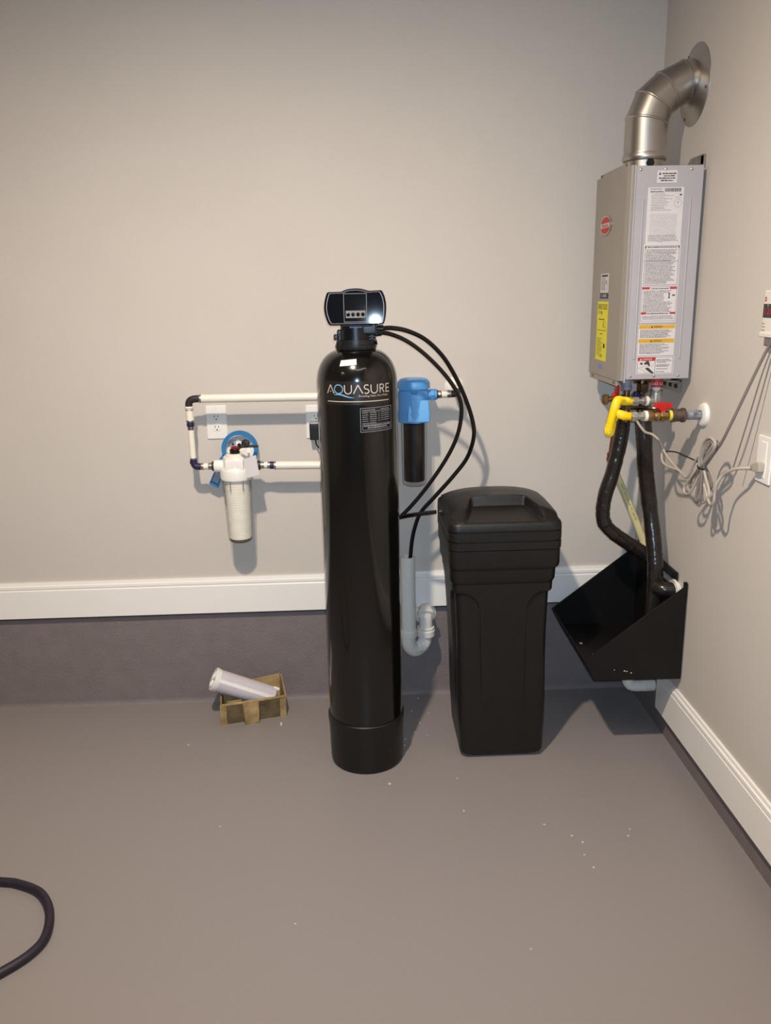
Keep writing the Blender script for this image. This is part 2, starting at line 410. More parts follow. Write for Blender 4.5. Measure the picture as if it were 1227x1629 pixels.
# control head
K = .0002137
def hp(c): return ((c[0] - 562.6) * K, 1.595 - (c[1] - 175) * .000215)
out = [(185, 124), (372, 122), (405, 110), (440, 93), (500, 84), (570, 80), (640, 84), (695, 95), (735, 110), (765, 117), (935, 110), (955, 130), (985, 200), (1000, 280), (1003, 345), (997, 430), (985, 500), (965, 562), (940, 574), (700, 577), (210, 577), (185, 562), (160, 505), (137, 425), (128, 345), (135, 270), (150, 205), (170, 145)]
fy = 2.515
hb = MB().prism([(hp(c)[0], fy, hp(c)[1]) for c in out], (0, .035, 0), .004, 3)
hd = obj('control_head', hb, 'head', t)
back = MB().prism([(hp(c)[0] * .93, fy + .033, 1.556 + (hp(c)[1] - 1.556) * .93) for c in out], (0, .10, 0), .012, 3)
obj('head_housing', back, 'valve', t)
obj('head_base', MB().box((-.045, 2.545, 1.503), (.052, 2.655, 1.518), .003), 'valve', t)
def inset(c, k):  return (566 + (c[0] - 566) * k, 330 + (c[1] - 330) * k * .985)
line = MB(); pts = [hp(inset(c, .925)) for c in out]; n = len(pts)
pts2 = [hp(inset(c, .908)) for c in out]
line.add([(p[0], fy - .0004, p[1]) for p in pts] + [(p[0], fy - .0004, p[1]) for p in pts2], [(i, (i + 1) % n, n + (i + 1) % n, n + i) for i in range(n)])
obj('face_outline', line, 'greyline', hd, smooth=0, label='thin grey outline on the face plate')
def hq(mb, x0, y0, x1, y1, yy):
    a, b = hp((x0, y0)), hp((x1, y1)); mb.add([(a[0], yy, a[1]), (b[0], yy, a[1]), (b[0], yy, b[1]), (a[0], yy, b[1])], [(0, 1, 2, 3)])
wf = MB()
for q in ((405, 149, 728, 153), (405, 530, 728, 534), (405, 149, 409, 534), (724, 149, 728, 534)): hq(wf, *q, fy - .0005)
obj('display_outline', wf, 'greyline', hd, smooth=0)
a, b = hp((412, 156)), hp((722, 375))
obj('display_window', MB().box((a[0], fy - .0006, b[1]), (b[0], fy + .001, a[1])), 'screen', hd)
a, b = hp((430, 380)), hp((710, 480))
obj('button_panel', MB().box((a[0], fy - .0012, b[1]), (b[0], fy + .001, a[1]), .0006), 'panel', hd, label='grey strip with four buttons')
for cxp in (466, 534, 604, 672):
    c = hp((cxp, 432)); bt = MB().lathe((c[0], fy - .001, c[1]), (0, -1, 0), [(0, .0055), (.0015, .0055), (.0022, .0045), (.0026, .002), (.0026, 0)], 20)
    obj('button', bt, 'head', hd)
Tm = Matrix.Translation(V((0, fy - TY, 1.556))) @ Matrix.Rotation(math.radians(-2.1), 4, 'X') @ Matrix.Rotation(math.radians(-1.2), 4, 'Z') @ Matrix.Translation(V((0, TY - fy, -1.556)))
for ob in [hd, *hd.children] + [c_ for c_ in t.children if c_.name == 'head_housing']: ob.data.transform(Tm)   # the head leans back a little
obj('sensor_wire', MB().tube([(-.036, 2.55, 1.508), (-.042, 2.54, 1.492), (-.050, 2.535, 1.475), (-.053, 2.535, 1.462)], .0013, 6).tube([(-.053, 2.535, 1.466), (-.0545, 2.535, 1.455), (-.0555, 2.535, 1.440), (-.0535, 2.535, 1.425)], .004, 8, rf=lambda q: .0015 + .004 * math.sin(PI * min(1, q + .08)) ** .8), 'rubber', t)

# tubes from the control head
A_ = [(.078, 2.66, 1.491), (.119, 2.68, 1.491), (.171, 2.70, 1.479), (.231, 2.74, 1.448), (.291, 2.78, 1.390), (.339, 2.82, 1.316), (.378, 2.85, 1.236), (.405, 2.87, 1.159), (.412, 2.88, 1.097), (.391, 2.89, 1.022), (.342, 2.90, .952), (.274, 2.91, .873), (.223, 2.92, .812), (.200, 2.93, .749), (.188, 2.93, .688), (.180, 2.93, .600), (.176, 2.93, .52)]
obj('drain_tube', MB().tube(A_, .0075, 12), 'rubber', label='black tube arching from the control head down into the white standpipe', cat='tube')
B_ = [(.072, 2.64, 1.480), (.108, 2.66, 1.474), (.159, 2.68, 1.452), (.215, 2.70, 1.412), (.275, 2.72, 1.354), (.323, 2.74, 1.293), (.348, 2.75, 1.239), (.351, 2.76, 1.184), (.338, 2.77, 1.118), (.308, 2.78, 1.050), (.259, 2.79, .971), (.199, 2.80, .891), (.140, 2.80, .830), (.07, 2.80, .780), (.02, 2.80, .770), (.02, 2.785, .79), (.08, 2.78, .82), (.139, 2.78, .834), (.188, 2.76, .848), (.262, 2.735, .862)]
obj('brine_tube', MB().tube(B_, .007, 12), 'rubber', label='black tube looping from the control head behind the tank to the brine tank', cat='tube')

# ------------------------------------------------------------------ brine tank
bt = thing('brine_tank', 'matt black square brine tank with ribbed lid beside the tall softener tank', 'brine tank', (.475, 2.72, 0))
def rrect(x0, x1, y0, y1, z, r, n=160, fn=None):
    hx, hy, cx, cy = (x1 - x0) / 2, (y1 - y0) / 2, (x0 + x1) / 2, (y0 + y1) / 2
    per = []
    segs = [((hx - r) * 2, 'b'), (PI * r / 2, 0), ((hy - r) * 2, 'r'), (PI * r / 2, 1), ((hx - r) * 2, 't'), (PI * r / 2, 2), ((hy - r) * 2, 'l'), (PI * r / 2, 3)]
    cnt = [max(2, round(n * s / sum(q[0] for q in segs))) for s, _ in segs]
    cnt = [80, 8, 60, 8, 50, 8, 60, 8]
    for (s, k), c in zip(segs, cnt):
        for i in range(c):
            u = i / c
            if k == 'b': p = (-hx + r + u * s, -hy)
            elif k == 'r': p = (hx, -hy + r + u * s)
            elif k == 't': p = (hx - r - u * s, hy)
            elif k == 'l': p = (-hx, hy - r - u * s)
            else:
                ang = math.radians(-90 + 90 * k + 90 * u); c0 = [(hx - r, -hy + r), (hx - r, hy - r), (-hx + r, hy - r), (-hx + r, -hy + r)][k]
                p = (c0[0] + r * math.cos(ang), c0[1] + r * math.sin(ang))
            per.append(V((cx + p[0], cy + p[1], z)))
    return per
def sstep(a, b, x):
    q = max(0, min(1, (x - a) / (b - a))); return q * q * (3 - 2 * q)
def lerp(a, b, q): return a + (b - a) * q
rings = []
NZ = 90
for j in range(NZ + 1):
    z = .664 * j / NZ; q = z / .664; e = .022 * (1 - sstep(0, .02, z))
    x0, x1, y0, y1 = lerp(.330, .296, q), lerp(.624, .634, q), lerp(2.560, 2.532, q), lerp(2.862, 2.900, q)
    R_ = rrect(x0 + e, x1 - e, y0 + e, y1 - e, z, .030)
    cx, cy, hx, hy = (x0 + x1) / 2, (y0 + y1) / 2, (x1 - x0) / 2, (y1 - y0) / 2
    for p in R_:
        u, v_ = (p.x - cx) / hx, (p.y - cy) / hy
        front_side = abs(v_) * hy / hx > abs(u) * hy / hx if False else (abs(v_) > abs(u))
        wv = abs(u) if front_side else abs(v_)
        tq = min(1, (1 - wv) / .54)
        top = .632 - .085 * (1 - max(0, 1 - tq ** 3.0) ** .5) if wv > .46 else -1
        ins = .010 * sstep(.46, .50, wv) * (1 - sstep(top - .006, top + .004, z)) * sstep(.12, .50, z) if top > 0 else 0
        p.x = cx + (p.x - cx) * (1 - ins / hx); p.y = cy + (p.y - cy) * (1 - ins / hy)
    rings.append(R_)
def col(x0, x1, y0, y1, z, r=.034): rings.append(rrect(x0, x1, y0, y1, z, r))
col(.293, .637, 2.528, 2.904, .668); col(.289, .640, 2.524, 2.906, .676); col(.288, .642, 2.522, 2.908, .716)
col(.286, .650, 2.516, 2.912, .722); col(.284, .652, 2.514, 2.914, .732); col(.283, .652, 2.513, 2.914, .784)
obj('tank_body', MB().loft(rings), 'hdpe', bt)
rings = []
for z, d in ((.785, .003), (.787, 0), (.812, 0), (.813, .0035), (.817, .0035), (.818, 0), (.846, 0), (.847, .003), (.850, .003), (.851, 0), (.868, .001), (.875, .004), (.879, .010)):
    rings.append(rrect(.281 + d, .655 - d, 2.511 + d, 2.916 - d, z, .036))
cx, cy, hx, hy = .468, 2.7135, .187, .2025
def lid_z(x, y):
    u, v_ = (x - cx) / hx, (y - cy) / hy
    zc = .879 + .056 * max(0, 1 - abs(u) ** 2.6) ** .62 * sstep(-.02, .34, 1 - abs(v_)) * (1 - .35 * sstep(.1, 1, v_)) * (1 - .22 * sstep(.2, 1, -v_))
    yt = min(1, max(0, (y - 2.53) / .13)); xl, xr = lerp(.338, .372, yt), lerp(.596, .556, yt)
    m = sstep(xl - .004, xl + .007, x) * (1 - sstep(xr - .007, xr + .004, x)) * (1 - sstep(2.654, 2.665, y))
    zr = .880 + .020 * yt
    g = sstep(.10, .0, abs(u)) * 0
    return lerp(zc, min(zc, zr), m)
for k in range(1, 60):
    s_ = 1 - k / 60; base = rrect(.291, .645, 2.521, 2.906, .879, .036)
    ring = []
    for p in base:
        x, y = cx + (p.x - cx) * s_, cy + (p.y - cy) * s_
        ring.append(V((x, y, lid_z(x, y))))
    rings.append(ring)
obj('lid', MB().loft(rings), 'hdpe', bt, smooth=50)
obj('tube_grommet', MB().lathe((.290, 2.733, .8625), (-1, 0, 0), [(0, .014), (.012, .014), (.013, .010), (.018, .009)], 18), 'valve', bt)

# ------------------------------------------------------------------ white drain standpipe and trap
d = thing('drain_standpipe', 'white plastic standpipe with a curved trap between the two black tanks', 'drain pipe', (.173, 2.93, .23))
sp_ = MB().lathe((.173, 2.93, .335), (0, 0, 1), [(0, .0285), (.304, .0285), (.304, .0245), (.02, .0245)], 32); sp_.f = [f for f in sp_.f if len(f) == 4 or True]
obj('standpipe', sp_, 'pvc', d)
trap = MB().tube([(.172, 2.93, .36), (.171, 2.93, .325), (.171, 2.93, .297), (.177, 2.935, .268), (.195, 2.945, .250), (.214, 2.955, .252), (.233, 2.965, .268), (.241, 2.97, .295), (.243, 2.97, .33)], .0275, 24, 6)
obj('trap_bend', trap, 'pvc', d)
obj('slip_nut', MB().lathe((.172, 2.93, .312), (0, 0, 1), [(0, .031), (.006, .0325), (.026, .0325), (.03, .030), (.03, .0285)], 32), 'pvc', d)
obj('slip_nut', MB().lathe((.242, 2.97, .298), (0, 0, 1), [(0, .033), (.003, .0365), (.024, .0365), (.027, .034), (.028, .030), (.034, .034), (.036, .033)], 32), 'pvc', d)
obj('elbow', MB().tube([(.243, 2.97, .325), (.243, 2.97, .358), (.243, 2.974, .378), (.244, 2.99, .393), (.245, 3.015, .388), (.246, 3.05, .378)], .026, 24, 6), 'pvc', d)
obj('elbow_collar', MB().lathe((.244, 2.978, .383), (.0, .75, .45), [(-.012, .031), (-.01, .034), (.008, .034), (.01, .031)], 32), 'pvc', d)
obj('escutcheon', MB().lathe((.247, 3.066, .352), (0, -1, 0), [(0, .046), (.004, .045), (.012, .034), (.02, .030)], 40), 'white', d)
pr_ = MB().text('PVC-1 1/2', 0, 0, .0065, .036)
def bendprint(p):
    a = -1.18 + (p.x / .036) * .62 - .35; 
    return (.1975 + .0505 * math.cos(a) * .62 + (p.x - .018) * .55, 2.9165, .2475 + p.y + .3 * (p.x - .018) ** 2 / .02)
flat('pipe_print', pr_.warp(bendprint), 'ink', d)

# ------------------------------------------------------------------ right-hand (blue) filter
f = thing('blue_water_filter', 'water filter with blue head and dark cartridge in a clear bowl behind the softener', 'water filter', (.203, 2.95, .91))
cxf, cyf = .203, 2.95
hb = MB().lathe((cxf, cyf, 0), (0, 0, 1), [(1.147, .050), (1.148, .0565), (1.158, .0575), (1.185, .0570), (1.187, .0555), (1.228, .0545), (1.234, .0545), (1.2345, .0560), (1.260, .0560), (1.262, .0525), (1.268, .0525)], 56)
hb.prism([(cxf - .03, cyf - .058, 1.150), (cxf + .054, cyf - .058, 1.150), (cxf + .054, cyf - .058, 1.182), (cxf + .052, cyf - .05, 1.23), (cxf - .022, cyf - .05, 1.23)], (0, .06, 0), .006)
head = obj('filter_head', hb, 'blue', f)
obj('filter_cap', MB().lathe((cxf, cyf, 0), (0, 0, 1), [(1.266, .052), (1.2675, .0590), (1.284, .0590), (1.292, .0565), (1.297, .052), (1.297, .050), (1.300, .049), (1.303, .040), (1.304, 0)], 56), 'blue', f)
obj('cap_clip', MB().box((cxf - .012, cyf - .0605, 1.252), (cxf + .010, cyf - .052, 1.262), .002), 'wrench', f)
obj('clear_bowl', MB().lathe((cxf, cyf, 0), (0, 0, 1), [(1.150, .0475), (1.00, .0460), (.925, .0445), (.914, .042), (.911, .036), (.911, 0)], 48), 'clear', f)
obj('carbon_cartridge', MB().lathe((cxf, cyf, 0), (0, 0, 1), [(.928, .0), (.928, .036), (.931, .0385), (1.14, .0385), (1.142, .036), (1.148, .036)], 40), 'carbon', f)
obj('inlet_port', MB().cyl((cxf + .045, cyf, 1.243), (.280, cyf, 1.243), .017, bev=.002).hexn((.262, cyf, 1.243), (.278, cyf, 1.243), .022).cyl((.278, cyf, 1.243), (.286, cyf, 1.243), .0195, bev=.002), 'blue', f)
for i_, sgn in enumerate((1,)):
    obj('collar', MB().cyl((.285, cyf, 1.243), (.291, cyf, 1.243), .0165, bev=.002), 'navy', f)
obj('crimp_ring', MB().cyl((.290, cyf, 1.243), (.304, cyf, 1.244), .0145, bev=.002), 'steel', f)
obj('crimp_ring', MB().cyl((.323, cyf, 1.244), (.338, cyf, 1.244), .0145, bev=.002), 'steel', f)
obj('pipe_stub', MB().cyl((.300, cyf, 1.243), (.326, cyf, 1.244), .0130), 'pex', f)
obj('elbow', MB().tube([(.336, cyf, 1.244), (.348, cyf, 1.244), (.358, cyf + .006, 1.246), (.362, cyf + .02, 1.250)], .013, 16, 5), 'darkfit', f)
obj('wall_stub', MB().cyl((.362, cyf + .016, 1.249), (.362, 3.056, 1.258), .0125).cyl((.362, cyf + .03, 1.2505), (.362, cyf + .044, 1.2515), .0150, bev=.002), 'pex', f)
obj('escutcheon', MB().lathe((.362, 3.055, 1.258), (0, -1, 0), [(0, .036), (.003, .035), (.010, .026), (.014, .016)], 40), 'white', f)
obj('mount_bracket', MB().box((cxf - .045, cyf + .045, 1.20), (cxf + .045, YW, 1.27), .004), 'white', f)

# ------------------------------------------------------------------ left-hand (white) filter
f = thing('white_water_filter', 'water filter with white head and cream pleated cartridge below the left wall outlet', 'water filter', (-.451, 2.95, .71))
cxf, cyf = -.451, 2.95
hb = MB().lathe((cxf, cyf, 0), (0, 0, 1), [(.952, .050), (.953, .0575), (.958, .0595), (.985, .0590), (.993, .0540), (.998, .0500), (1.000, .0485), (1.030, .0462), (1.037, .043), (1.039, .038)], 56)
hb.box((cxf - .034, cyf - .048, .990), (cxf + .034, cyf - .030, 1.030), .006)
hb.cyl((-.530, cyf, 1.001), (cxf, cyf, 1.001), .0225, bev=.003); hb.cyl((-.372, cyf, 1.0), (cxf, cyf, 1.001), .0225, bev=.003)
obj('filter_head', hb, 'white', f)
obj('cap_ring', MB().lathe((cxf, cyf, 0), (0, 0, 1), [(1.035, .030), (1.036, .035), (1.043, .035), (1.046, .032), (1.047, .02)], 40), 'pex', f)
obj('vent_collar', MB().lathe((cxf - .001, cyf, 0), (0, 0, 1), [(1.044, .018), (1.061, .0185), (1.063, .017), (1.064, .01)], 28), 'rubber', f)
obj('vent_button', MB().lathe((cxf, cyf, 0), (0, 0, 1), [(1.062, .0145), (1.068, .0145), (1.072, .010), (1.073, 0)], 24), 'darkred', f)
sm = MB().lathe((cxf, cyf, 0), (0, 0, 1), [(.955, .0535), (.92, .0530), (.82, .0490), (.73, .0455), (.722, .0440), (.716, .040), (.714, .036), (.714, 0)], 48)
obj('clear_bowl', sm, 'clear', f)
for a in (-1.15, -.35, .55, 1.2):
    ribs = MB()
    x, y = cxf + .0525 * math.sin(a), cyf - .0525 * math.cos(a)
    ribs.box((x - .0012, y - .002, .905 if abs(a) > 1 else .915), (x + .0012, y + .002, .953))
    obj('bowl_rib', ribs, 'dcord', f)
pp = [(.728, .0), (.728, .0405)]; 
for i in range(22):
    z = .733 + i * .0098; r = .0410 + .0045 * i / 21; pp += [(z, r), (z + .0078, r), (z + .0084, r - .0012), (z + .0092, r - .0012)]
pp += [(.952, .044), (.953, 0)]
obj('pleated_cartridge', MB().lathe((cxf, cyf, 0), (0, 0, 1), pp, 48), 'pleat', f)
obj('sediment_ring', MB().torus((cxf, cyf, .7225), (0, 0, 1), .0385, .0042, 48, 8), 'dirt', f)
br = MB().prism([(-.508, 3.04, 1.00), (-.388, 3.04, 1.00), (-.386, 3.04, 1.055), (-.40, 3.04, 1.072), (-.425, 3.04, 1.058), (-.452, 3.04, 1.085), (-.478, 3.04, 1.058), (-.505, 3.04, 1.05)], (0, .014, 0), .002)
br.box((-.49, 2.98, 1.018), (-.41, 3.045, 1.034), .003)
obj('mount_bracket', br, 'white', f)
obj('bolt_washer', MB().lathe((-.474, 3.041, 1.066), (0, -1, 0), [(0, .0150), (.002, .0150), (.003, .013), (.003, .003)], 28), 'greyline', f, label='grey bracket washer')
obj('bolt_head', MB().hexn((-.471, 3.038, 1.066), (-.471, 3.032, 1.066), .004), 'slot', f)
obj('bolt_washer', MB().lathe((-.424, 3.041, 1.066), (0, -1, 0), [(0, .0155), (.004, .0155), (.006, .012), (.006, 0)], 28), 'darkfit', f, label='black bracket washer')
obj('release_lever', MB().cyl((-.440, 2.975, 1.066), (-.432, 2.975, 1.072), .010).tube([(-.440, 2.97, 1.064), (-.424, 2.97, 1.068), (-.40, 2.975, 1.067), (-.368, 2.975, 1.066)], .0045, 10, rf=lambda q: .0070 - .0030 * q), 'rubber', f)
tag = MB().prism([(-.414, 2.888, 1.036), (-.369, 2.888, 1.050), (-.360, 2.888, .977), (-.407, 2.888, .966)], (0, .0012, 0))
obj('hang_tag', tag, 'paper', f, label='blank white card tag')
obj('tag_flap', MB().prism([(-.43, 2.91, 1.064), (-.402, 2.92, 1.066), (-.40, 2.888, 1.045)], (0, .001, .001)), 'paper', f)
# pipe fittings of the lower run that belong to the filter's ports
obj('collar', MB().cyl((-.538, cyf, 1.001), (-.529, cyf, 1.001), .0175, bev=.002), 'darkfit', f)
obj('collar', MB().cyl((-.373, cyf, 1.0), (-.362, cyf, 1.0), .0175, bev=.002), 'darkfit', f)

# ------------------------------------------------------------------ white water pipes
p = thing('water_pipe_run', 'white water pipe running above the left outlet and down to the white filter', 'pipe', (-.40, 2.95, 1.0))
py = 2.95
ez = 1.248
obj('pipe', MB().cyl((-.560, py, 1.248), (.12, py, 1.243), .0148, n=28), 'pex', p)
obj('crimp_ring', MB().cyl((-.567, py, 1.248), (-.557, py, 1.248), .0155, bev=.002), 'steel', p)
obj('crimp_ring', MB().cyl((-.604, py, 1.222), (-.604, py, 1.214), .0165, bev=.002), 'steel', p)
obj('elbow', MB().tube([(-.565, py, 1.248), (-.586, py, 1.247), (-.599, py, 1.241), (-.604, py, 1.230), (-.604, py, 1.215)], .0130, 18, 5), 'darkfit', p)
obj('coupling', MB().cyl((-.604, py, 1.217), (-.6035, py, 1.165), .0140).cyl((-.604, py, 1.222), (-.604, py, 1.215), .0170, bev=.001), 'pex', p)
obj('crimp_ring', MB().cyl((-.604, py, 1.172), (-.604, py, 1.165), .0155, bev=.002), 'steel', p)
obj('crimp_ring', MB().cyl((-.604, py, 1.211), (-.604, py, 1.206), .0150, bev=.002), 'steel', p)
obj('reducer', MB().cyl((-.604, py, 1.166), (-.604, py, 1.148), .0125, bev=.001).cyl((-.604, py, 1.161), (-.604, py, 1.152), .0140, bev=.002), 'navy', p)
obj('crimp_ring', MB().cyl((-.604, py, 1.149), (-.604, py, 1.136), .0118, bev=.001), 'steel', p)
obj('riser', MB().cyl((-.604, py, 1.142), (-.604, py, 1.022), .0112), 'pex', p)
obj('crimp_ring', MB().cyl((-.604, py, 1.034), (-.604, py, 1.022), .0118, bev=.001), 'steel', p)
obj('elbow', MB().tube([(-.604, py, 1.028), (-.603, py, 1.013), (-.597, py, 1.003), (-.586, py, 1.001), (-.572, py, 1.001)], .0125, 16, 5).cyl((-.616, py, 1.018), (-.600, py, 1.018), .008), 'navy', p)
obj('crimp_ring', MB().cyl((-.578, py, 1.001), (-.568, py, 1.001), .0130, bev=.001), 'steel', p)
obj('crimp_ring', MB().cyl((-.551, py, 1.001), (-.537, py, 1.001), .0130, bev=.001), 'steel', p)
obj('pipe_stub', MB().cyl((-.575, py, 1.001), (-.54, py, 1.001), .0115), 'pex', p)
p = thing('water_pipe_lower', 'short white water pipe from the white filter to behind the softener', 'pipe', (-.20, 2.95, .98))
obj('crimp_ring', MB().cyl((-.362, py, 1.0), (-.348, py, 1.0), .0130, bev=.001), 'steel', p)
obj('crimp_ring', MB().cyl((-.336, py, 1.0), (-.326, py, .999), .0130, bev=.001), 'steel', p)
obj('pipe_stub', MB().cyl((-.36, py, 1.0), (-.33, py, 1.0), .0118), 'pex', p)
obj('coupling', MB().cyl((-.328, py, .999), (-.314, py, .999), .0140, bev=.002), 'navy', p)
obj('crimp_ring', MB().cyl((-.314, py, .998), (-.304, py, .998), .0155, bev=.002), 'steel', p)
obj('pipe', MB().cyl((-.310, py, .998), (.13, py, .990), .0148, n=28), 'pex', p)
obj('pipe_hanger', MB().cyl((.05, py, .991), (.05, YW, .991), .006).torus((.05, py, .991), (1, 0, 0), .017, .003, 24, 6), 'white', p)

# ------------------------------------------------------------------ filter wrench
wz = thing('filter_wrench', 'blue plastic filter wrench hanging behind the white filter', 'wrench', (-.45, 3.02, .91))
ringm = MB().lathe((-.443, 3.012, 1.050), (0, 1, 0), [(0, .0530), (0, .0675), (.018, .0675), (.018, .0530), (0, .0530)], 48, caps=False)
obj('ring', ringm, 'wrench', wz)
hd_ = MB().prism([(-.505, 3.012, 1.035), (-.493, 3.012, 1.000), (-.530, 3.012, .912), (-.561, 3.012, .930), (-.524, 3.012, 1.010)], (0, .007, 0), .001)
obj('handle', hd_, 'wrench', wz)
obj('handle_recess', MB().prism([(-.513, 3.0112, 1.006), (-.503, 3.0112, .998), (-.533, 3.0112, .921), (-.555, 3.0112, .933)], (0, .001, 0)), 'greyline', wz, label='grey recessed face of the handle')
obj('handle_end', MB().prism([(-.561, 3.004, .932), (-.530, 3.004, .914), (-.532, 3.004, .906), (-.564, 3.004, .924)], (0, .018, 0), .001), 'wrench', wz)

# ------------------------------------------------------------------ wall outlets
def outlet(name, label, c, ax, group=None):
    """c: centre on the wall; ax 'y' faces -y"""
    o = thing(name, label, 'outlet', c)
    c = V(c)
    obj('cover_plate', MB().box((c.x - .038, c.y - .006, c.z - .0625), (c.x + .038, c.y, c.z + .0625), .003), 'white', o)
    for dz in (.0195, -.0195):
        rc = obj('receptacle', MB().prism([(c.x + .0165 * math.cos(a) , c.y - .008, c.z + dz + .0145 * max(-.86, min(.86, math.sin(a)))) for a in [2 * PI * k / 28 for k in range(28)]], (0, .004, 0), .0006), 'white', o)
        for dx, hh in ((-.0063, .0042), (.0063, .0035)):
            obj('slot', MB().box((c.x + dx - .0011, c.y - .0084, c.z + dz + .003 - hh), (c.x + dx + .0011, c.y - .0078, c.z + dz + .003 + hh)), 'slot', rc)
        obj('ground_hole', MB().lathe((c.x, c.y - .0084, c.z + dz - .0078), (0, 1, 0), [(0, .0026), (.0006, .0026)], 12), 'slot', rc)
    obj('cover_screw', MB().lathe((c.x, c.y - .0062, c.z), (0, -1, 0), [(0, .003), (.0008, .0026), (.001, 0)], 12), 'white', o)
    return o
outlet('wall_outlet', 'white duplex wall outlet with nothing plugged in, above the white filter', (-.527, YW, 1.147), 'y')
outlet('wall_outlet', 'white duplex wall outlet partly hidden by the softener tank, with a black adapter in it', (-.157, YW, 1.140), 'y')
ad = thing('power_adapter', 'black power adapter plugged into the outlet beside the softener tank', 'power adapter', (-.155, 3.02, 1.07))
obj('adapter_body', MB().box((-.181, 3.004, 1.078), (-.125, 3.047, 1.140), .004, 3), 'valve', ad)
obj('adapter_label', MB().box((-.173, 3.0036, 1.090), (-.133, 3.0043, 1.122)), 'film', ad)
obj('adapter_top', MB().box((-.178, 3.010, 1.136), (-.128, 3.046, 1.142), .002), 'bracket', ad)
obj('adapter_lead', MB().tube([(-.160, 3.02, 1.080), (-.159, 3.02, 1.062), (-.152, 3.018, 1.050), (-.142, 3.0, 1.046), (-.125, 2.96, 1.05), (-.10, 2.9, 1.08), (-.07, 2.80, 1.2)], .0028, 8), 'rubber', ad)

# ------------------------------------------------------------------ tankless water heater
hx0, hx1, hy0, hy1, hz0, hz1 = .840, 1.066, 2.612, 2.962, 1.316, 1.955
h = thing('tankless_water_heater', 'grey tankless water heater mounted on the right wall, covered in labels', 'water heater', (XW, 2.787, hz0))
bd = MB().box((hx0 + .012, hy0, hz0), (hx1, hy1, hz1), .003)
obj('case', bd, 'case', h)
# front cover facing the room: pan with lips, the near lip showing as two steps
fc = MB().prism([(hx0 + .014, hy0 - .004, hz0 - .004), (hx0 + .004, hy0 - .004, hz0 - .004), (hx0 - .004, hy0 + .014, hz0 - .004), (hx0 - .004, hy1 - .014, hz0 - .004), (hx0 + .004, hy1 + .004, hz0 - .004), (hx0 + .014, hy1 + .004, hz0 - .004)], (0, 0, hz1 - hz0 + .006), .002)
fr = obj('front_cover', fc, 'front', h, label='taupe painted front cover')
obj('cover_lip', MB().box((hx0 + .014, hy0 - .0035, hz0 - .010), (hx0 + .019, hy0 + .01, hz1 + .002), .0012), 'case', h)
obj('cover_flange', MB().box((hx0 - .001, hy0 + .02, hz0 - .022), (hx0 + .003, hy1 - .02, hz0), .001), 'front', h)
obj('cover_flange', MB().box((hx0 - .001, hy0 + .02, hz1), (hx0 + .003, hy1 - .045, hz1 + .012), .001), 'front', h)
for (y, z) in ((hy0 + .05, hz0 - .012), (hy1 - .06, hz0 - .012), (hy1 - .06, hz1 + .006), (hy0 + .03, hz1 + .006)):
    obj('screw', MB().lathe((hx0 - .001, y, z), (-1, 0, 0), [(0, .0045), (.002, .004), (.003, .002), (.003, 0)], 14), 'iron', h)
for x, z in ((.872, 1.944), (.948, 1.944), (1.027, 1.944), (.876, 1.327), (.952, 1.327), (1.030, 1.327)):
    obj('screw', MB().lathe((x, hy0, z), (0, -1, 0), [(0, .0042), (.002, .0038), (.003, .002), (.003, 0)], 14), 'galv', h)
for x in (.884, 1.030):
    obj('embossed_rib', MB().box((x - .0035, hy0 - .003, 1.380), (x + .0035, hy0 + .002, 1.862), .0025, 3), 'case', h)
obj('back_panel', MB().box((hx1, hy0 + .03, hz0 + .01), (XW - .002, hy1 - .01, hz1 - .02), .001), 'case', h)
obj('wall_bracket', MB().prism([(1.072, 2.64, 1.955), (1.072, 2.64, 1.99), (1.072, 2.74, 1.99), (1.072, 2.80, 1.955)], (.006, 0, 0)).box((1.072, 2.638, 1.962), (1.074, 2.66, 1.986)), 'bracket', h, label='galvanised hanging bracket above the case')
lowb = MB().box((1.03, 2.70, 1.296), (1.078, 2.86, 1.300)).box((1.072, 2.70, 1.26), (1.078, 2.86, 1.30)).box((1.0, 2.72, 1.300), (1.05, 2.80, 1.318))
obj('wall_bracket', lowb, 'bracket', h, label='grey bracket under the case')
for y in (2.73, 2.78, 2.83): obj('bracket_hole', MB().box((1.0712, y - .012, 1.272), (1.0722, y + .012, 1.286)), 'slot', h)

def nearmap(x0, z1):     # flat print on the near side of the case, y up
    return lambda p: (x0 + p.x, hy0 - .0012 - p.z, z1 + p.y)
def frontmap(y1, z1):    # flat print on the front cover, left edge far away
    return lambda p: (hx0 - .0046 - p.z, y1 - p.x, z1 + p.y)
def label_on(name, mp, wd, ht, paper, lab):
    m_ = MB(); m_.box((0, -ht, -.0004), (wd, 0, 0)); m_.warp(mp)
    return obj(name, m_, paper, h, smooth=0, label=lab)
def pr(parent, name, mb, m, mp): return flat(name, mb.warp(mp), m, parent)
Z1 = .0003
# 1 small warning sticker
mp = nearmap(.922, 1.941); l1 = label_on('warning_sticker', mp, .062, .036, 'paper', 'small white warning sticker at the top')
q = MB(); q.add([(.005, -.013, Z1), (.013, -.013, Z1), (.009, -.005, Z1)], [(0, 1, 2)])
for i, (a, b) in enumerate(((.016, .058), (.020, .054), (.006, .056), (.012, .050))): textline(q, a, -.011 - i * .0066, b, .0035, Z1, .006, .014)
pr(l1, 'print', q, 'ink', mp)
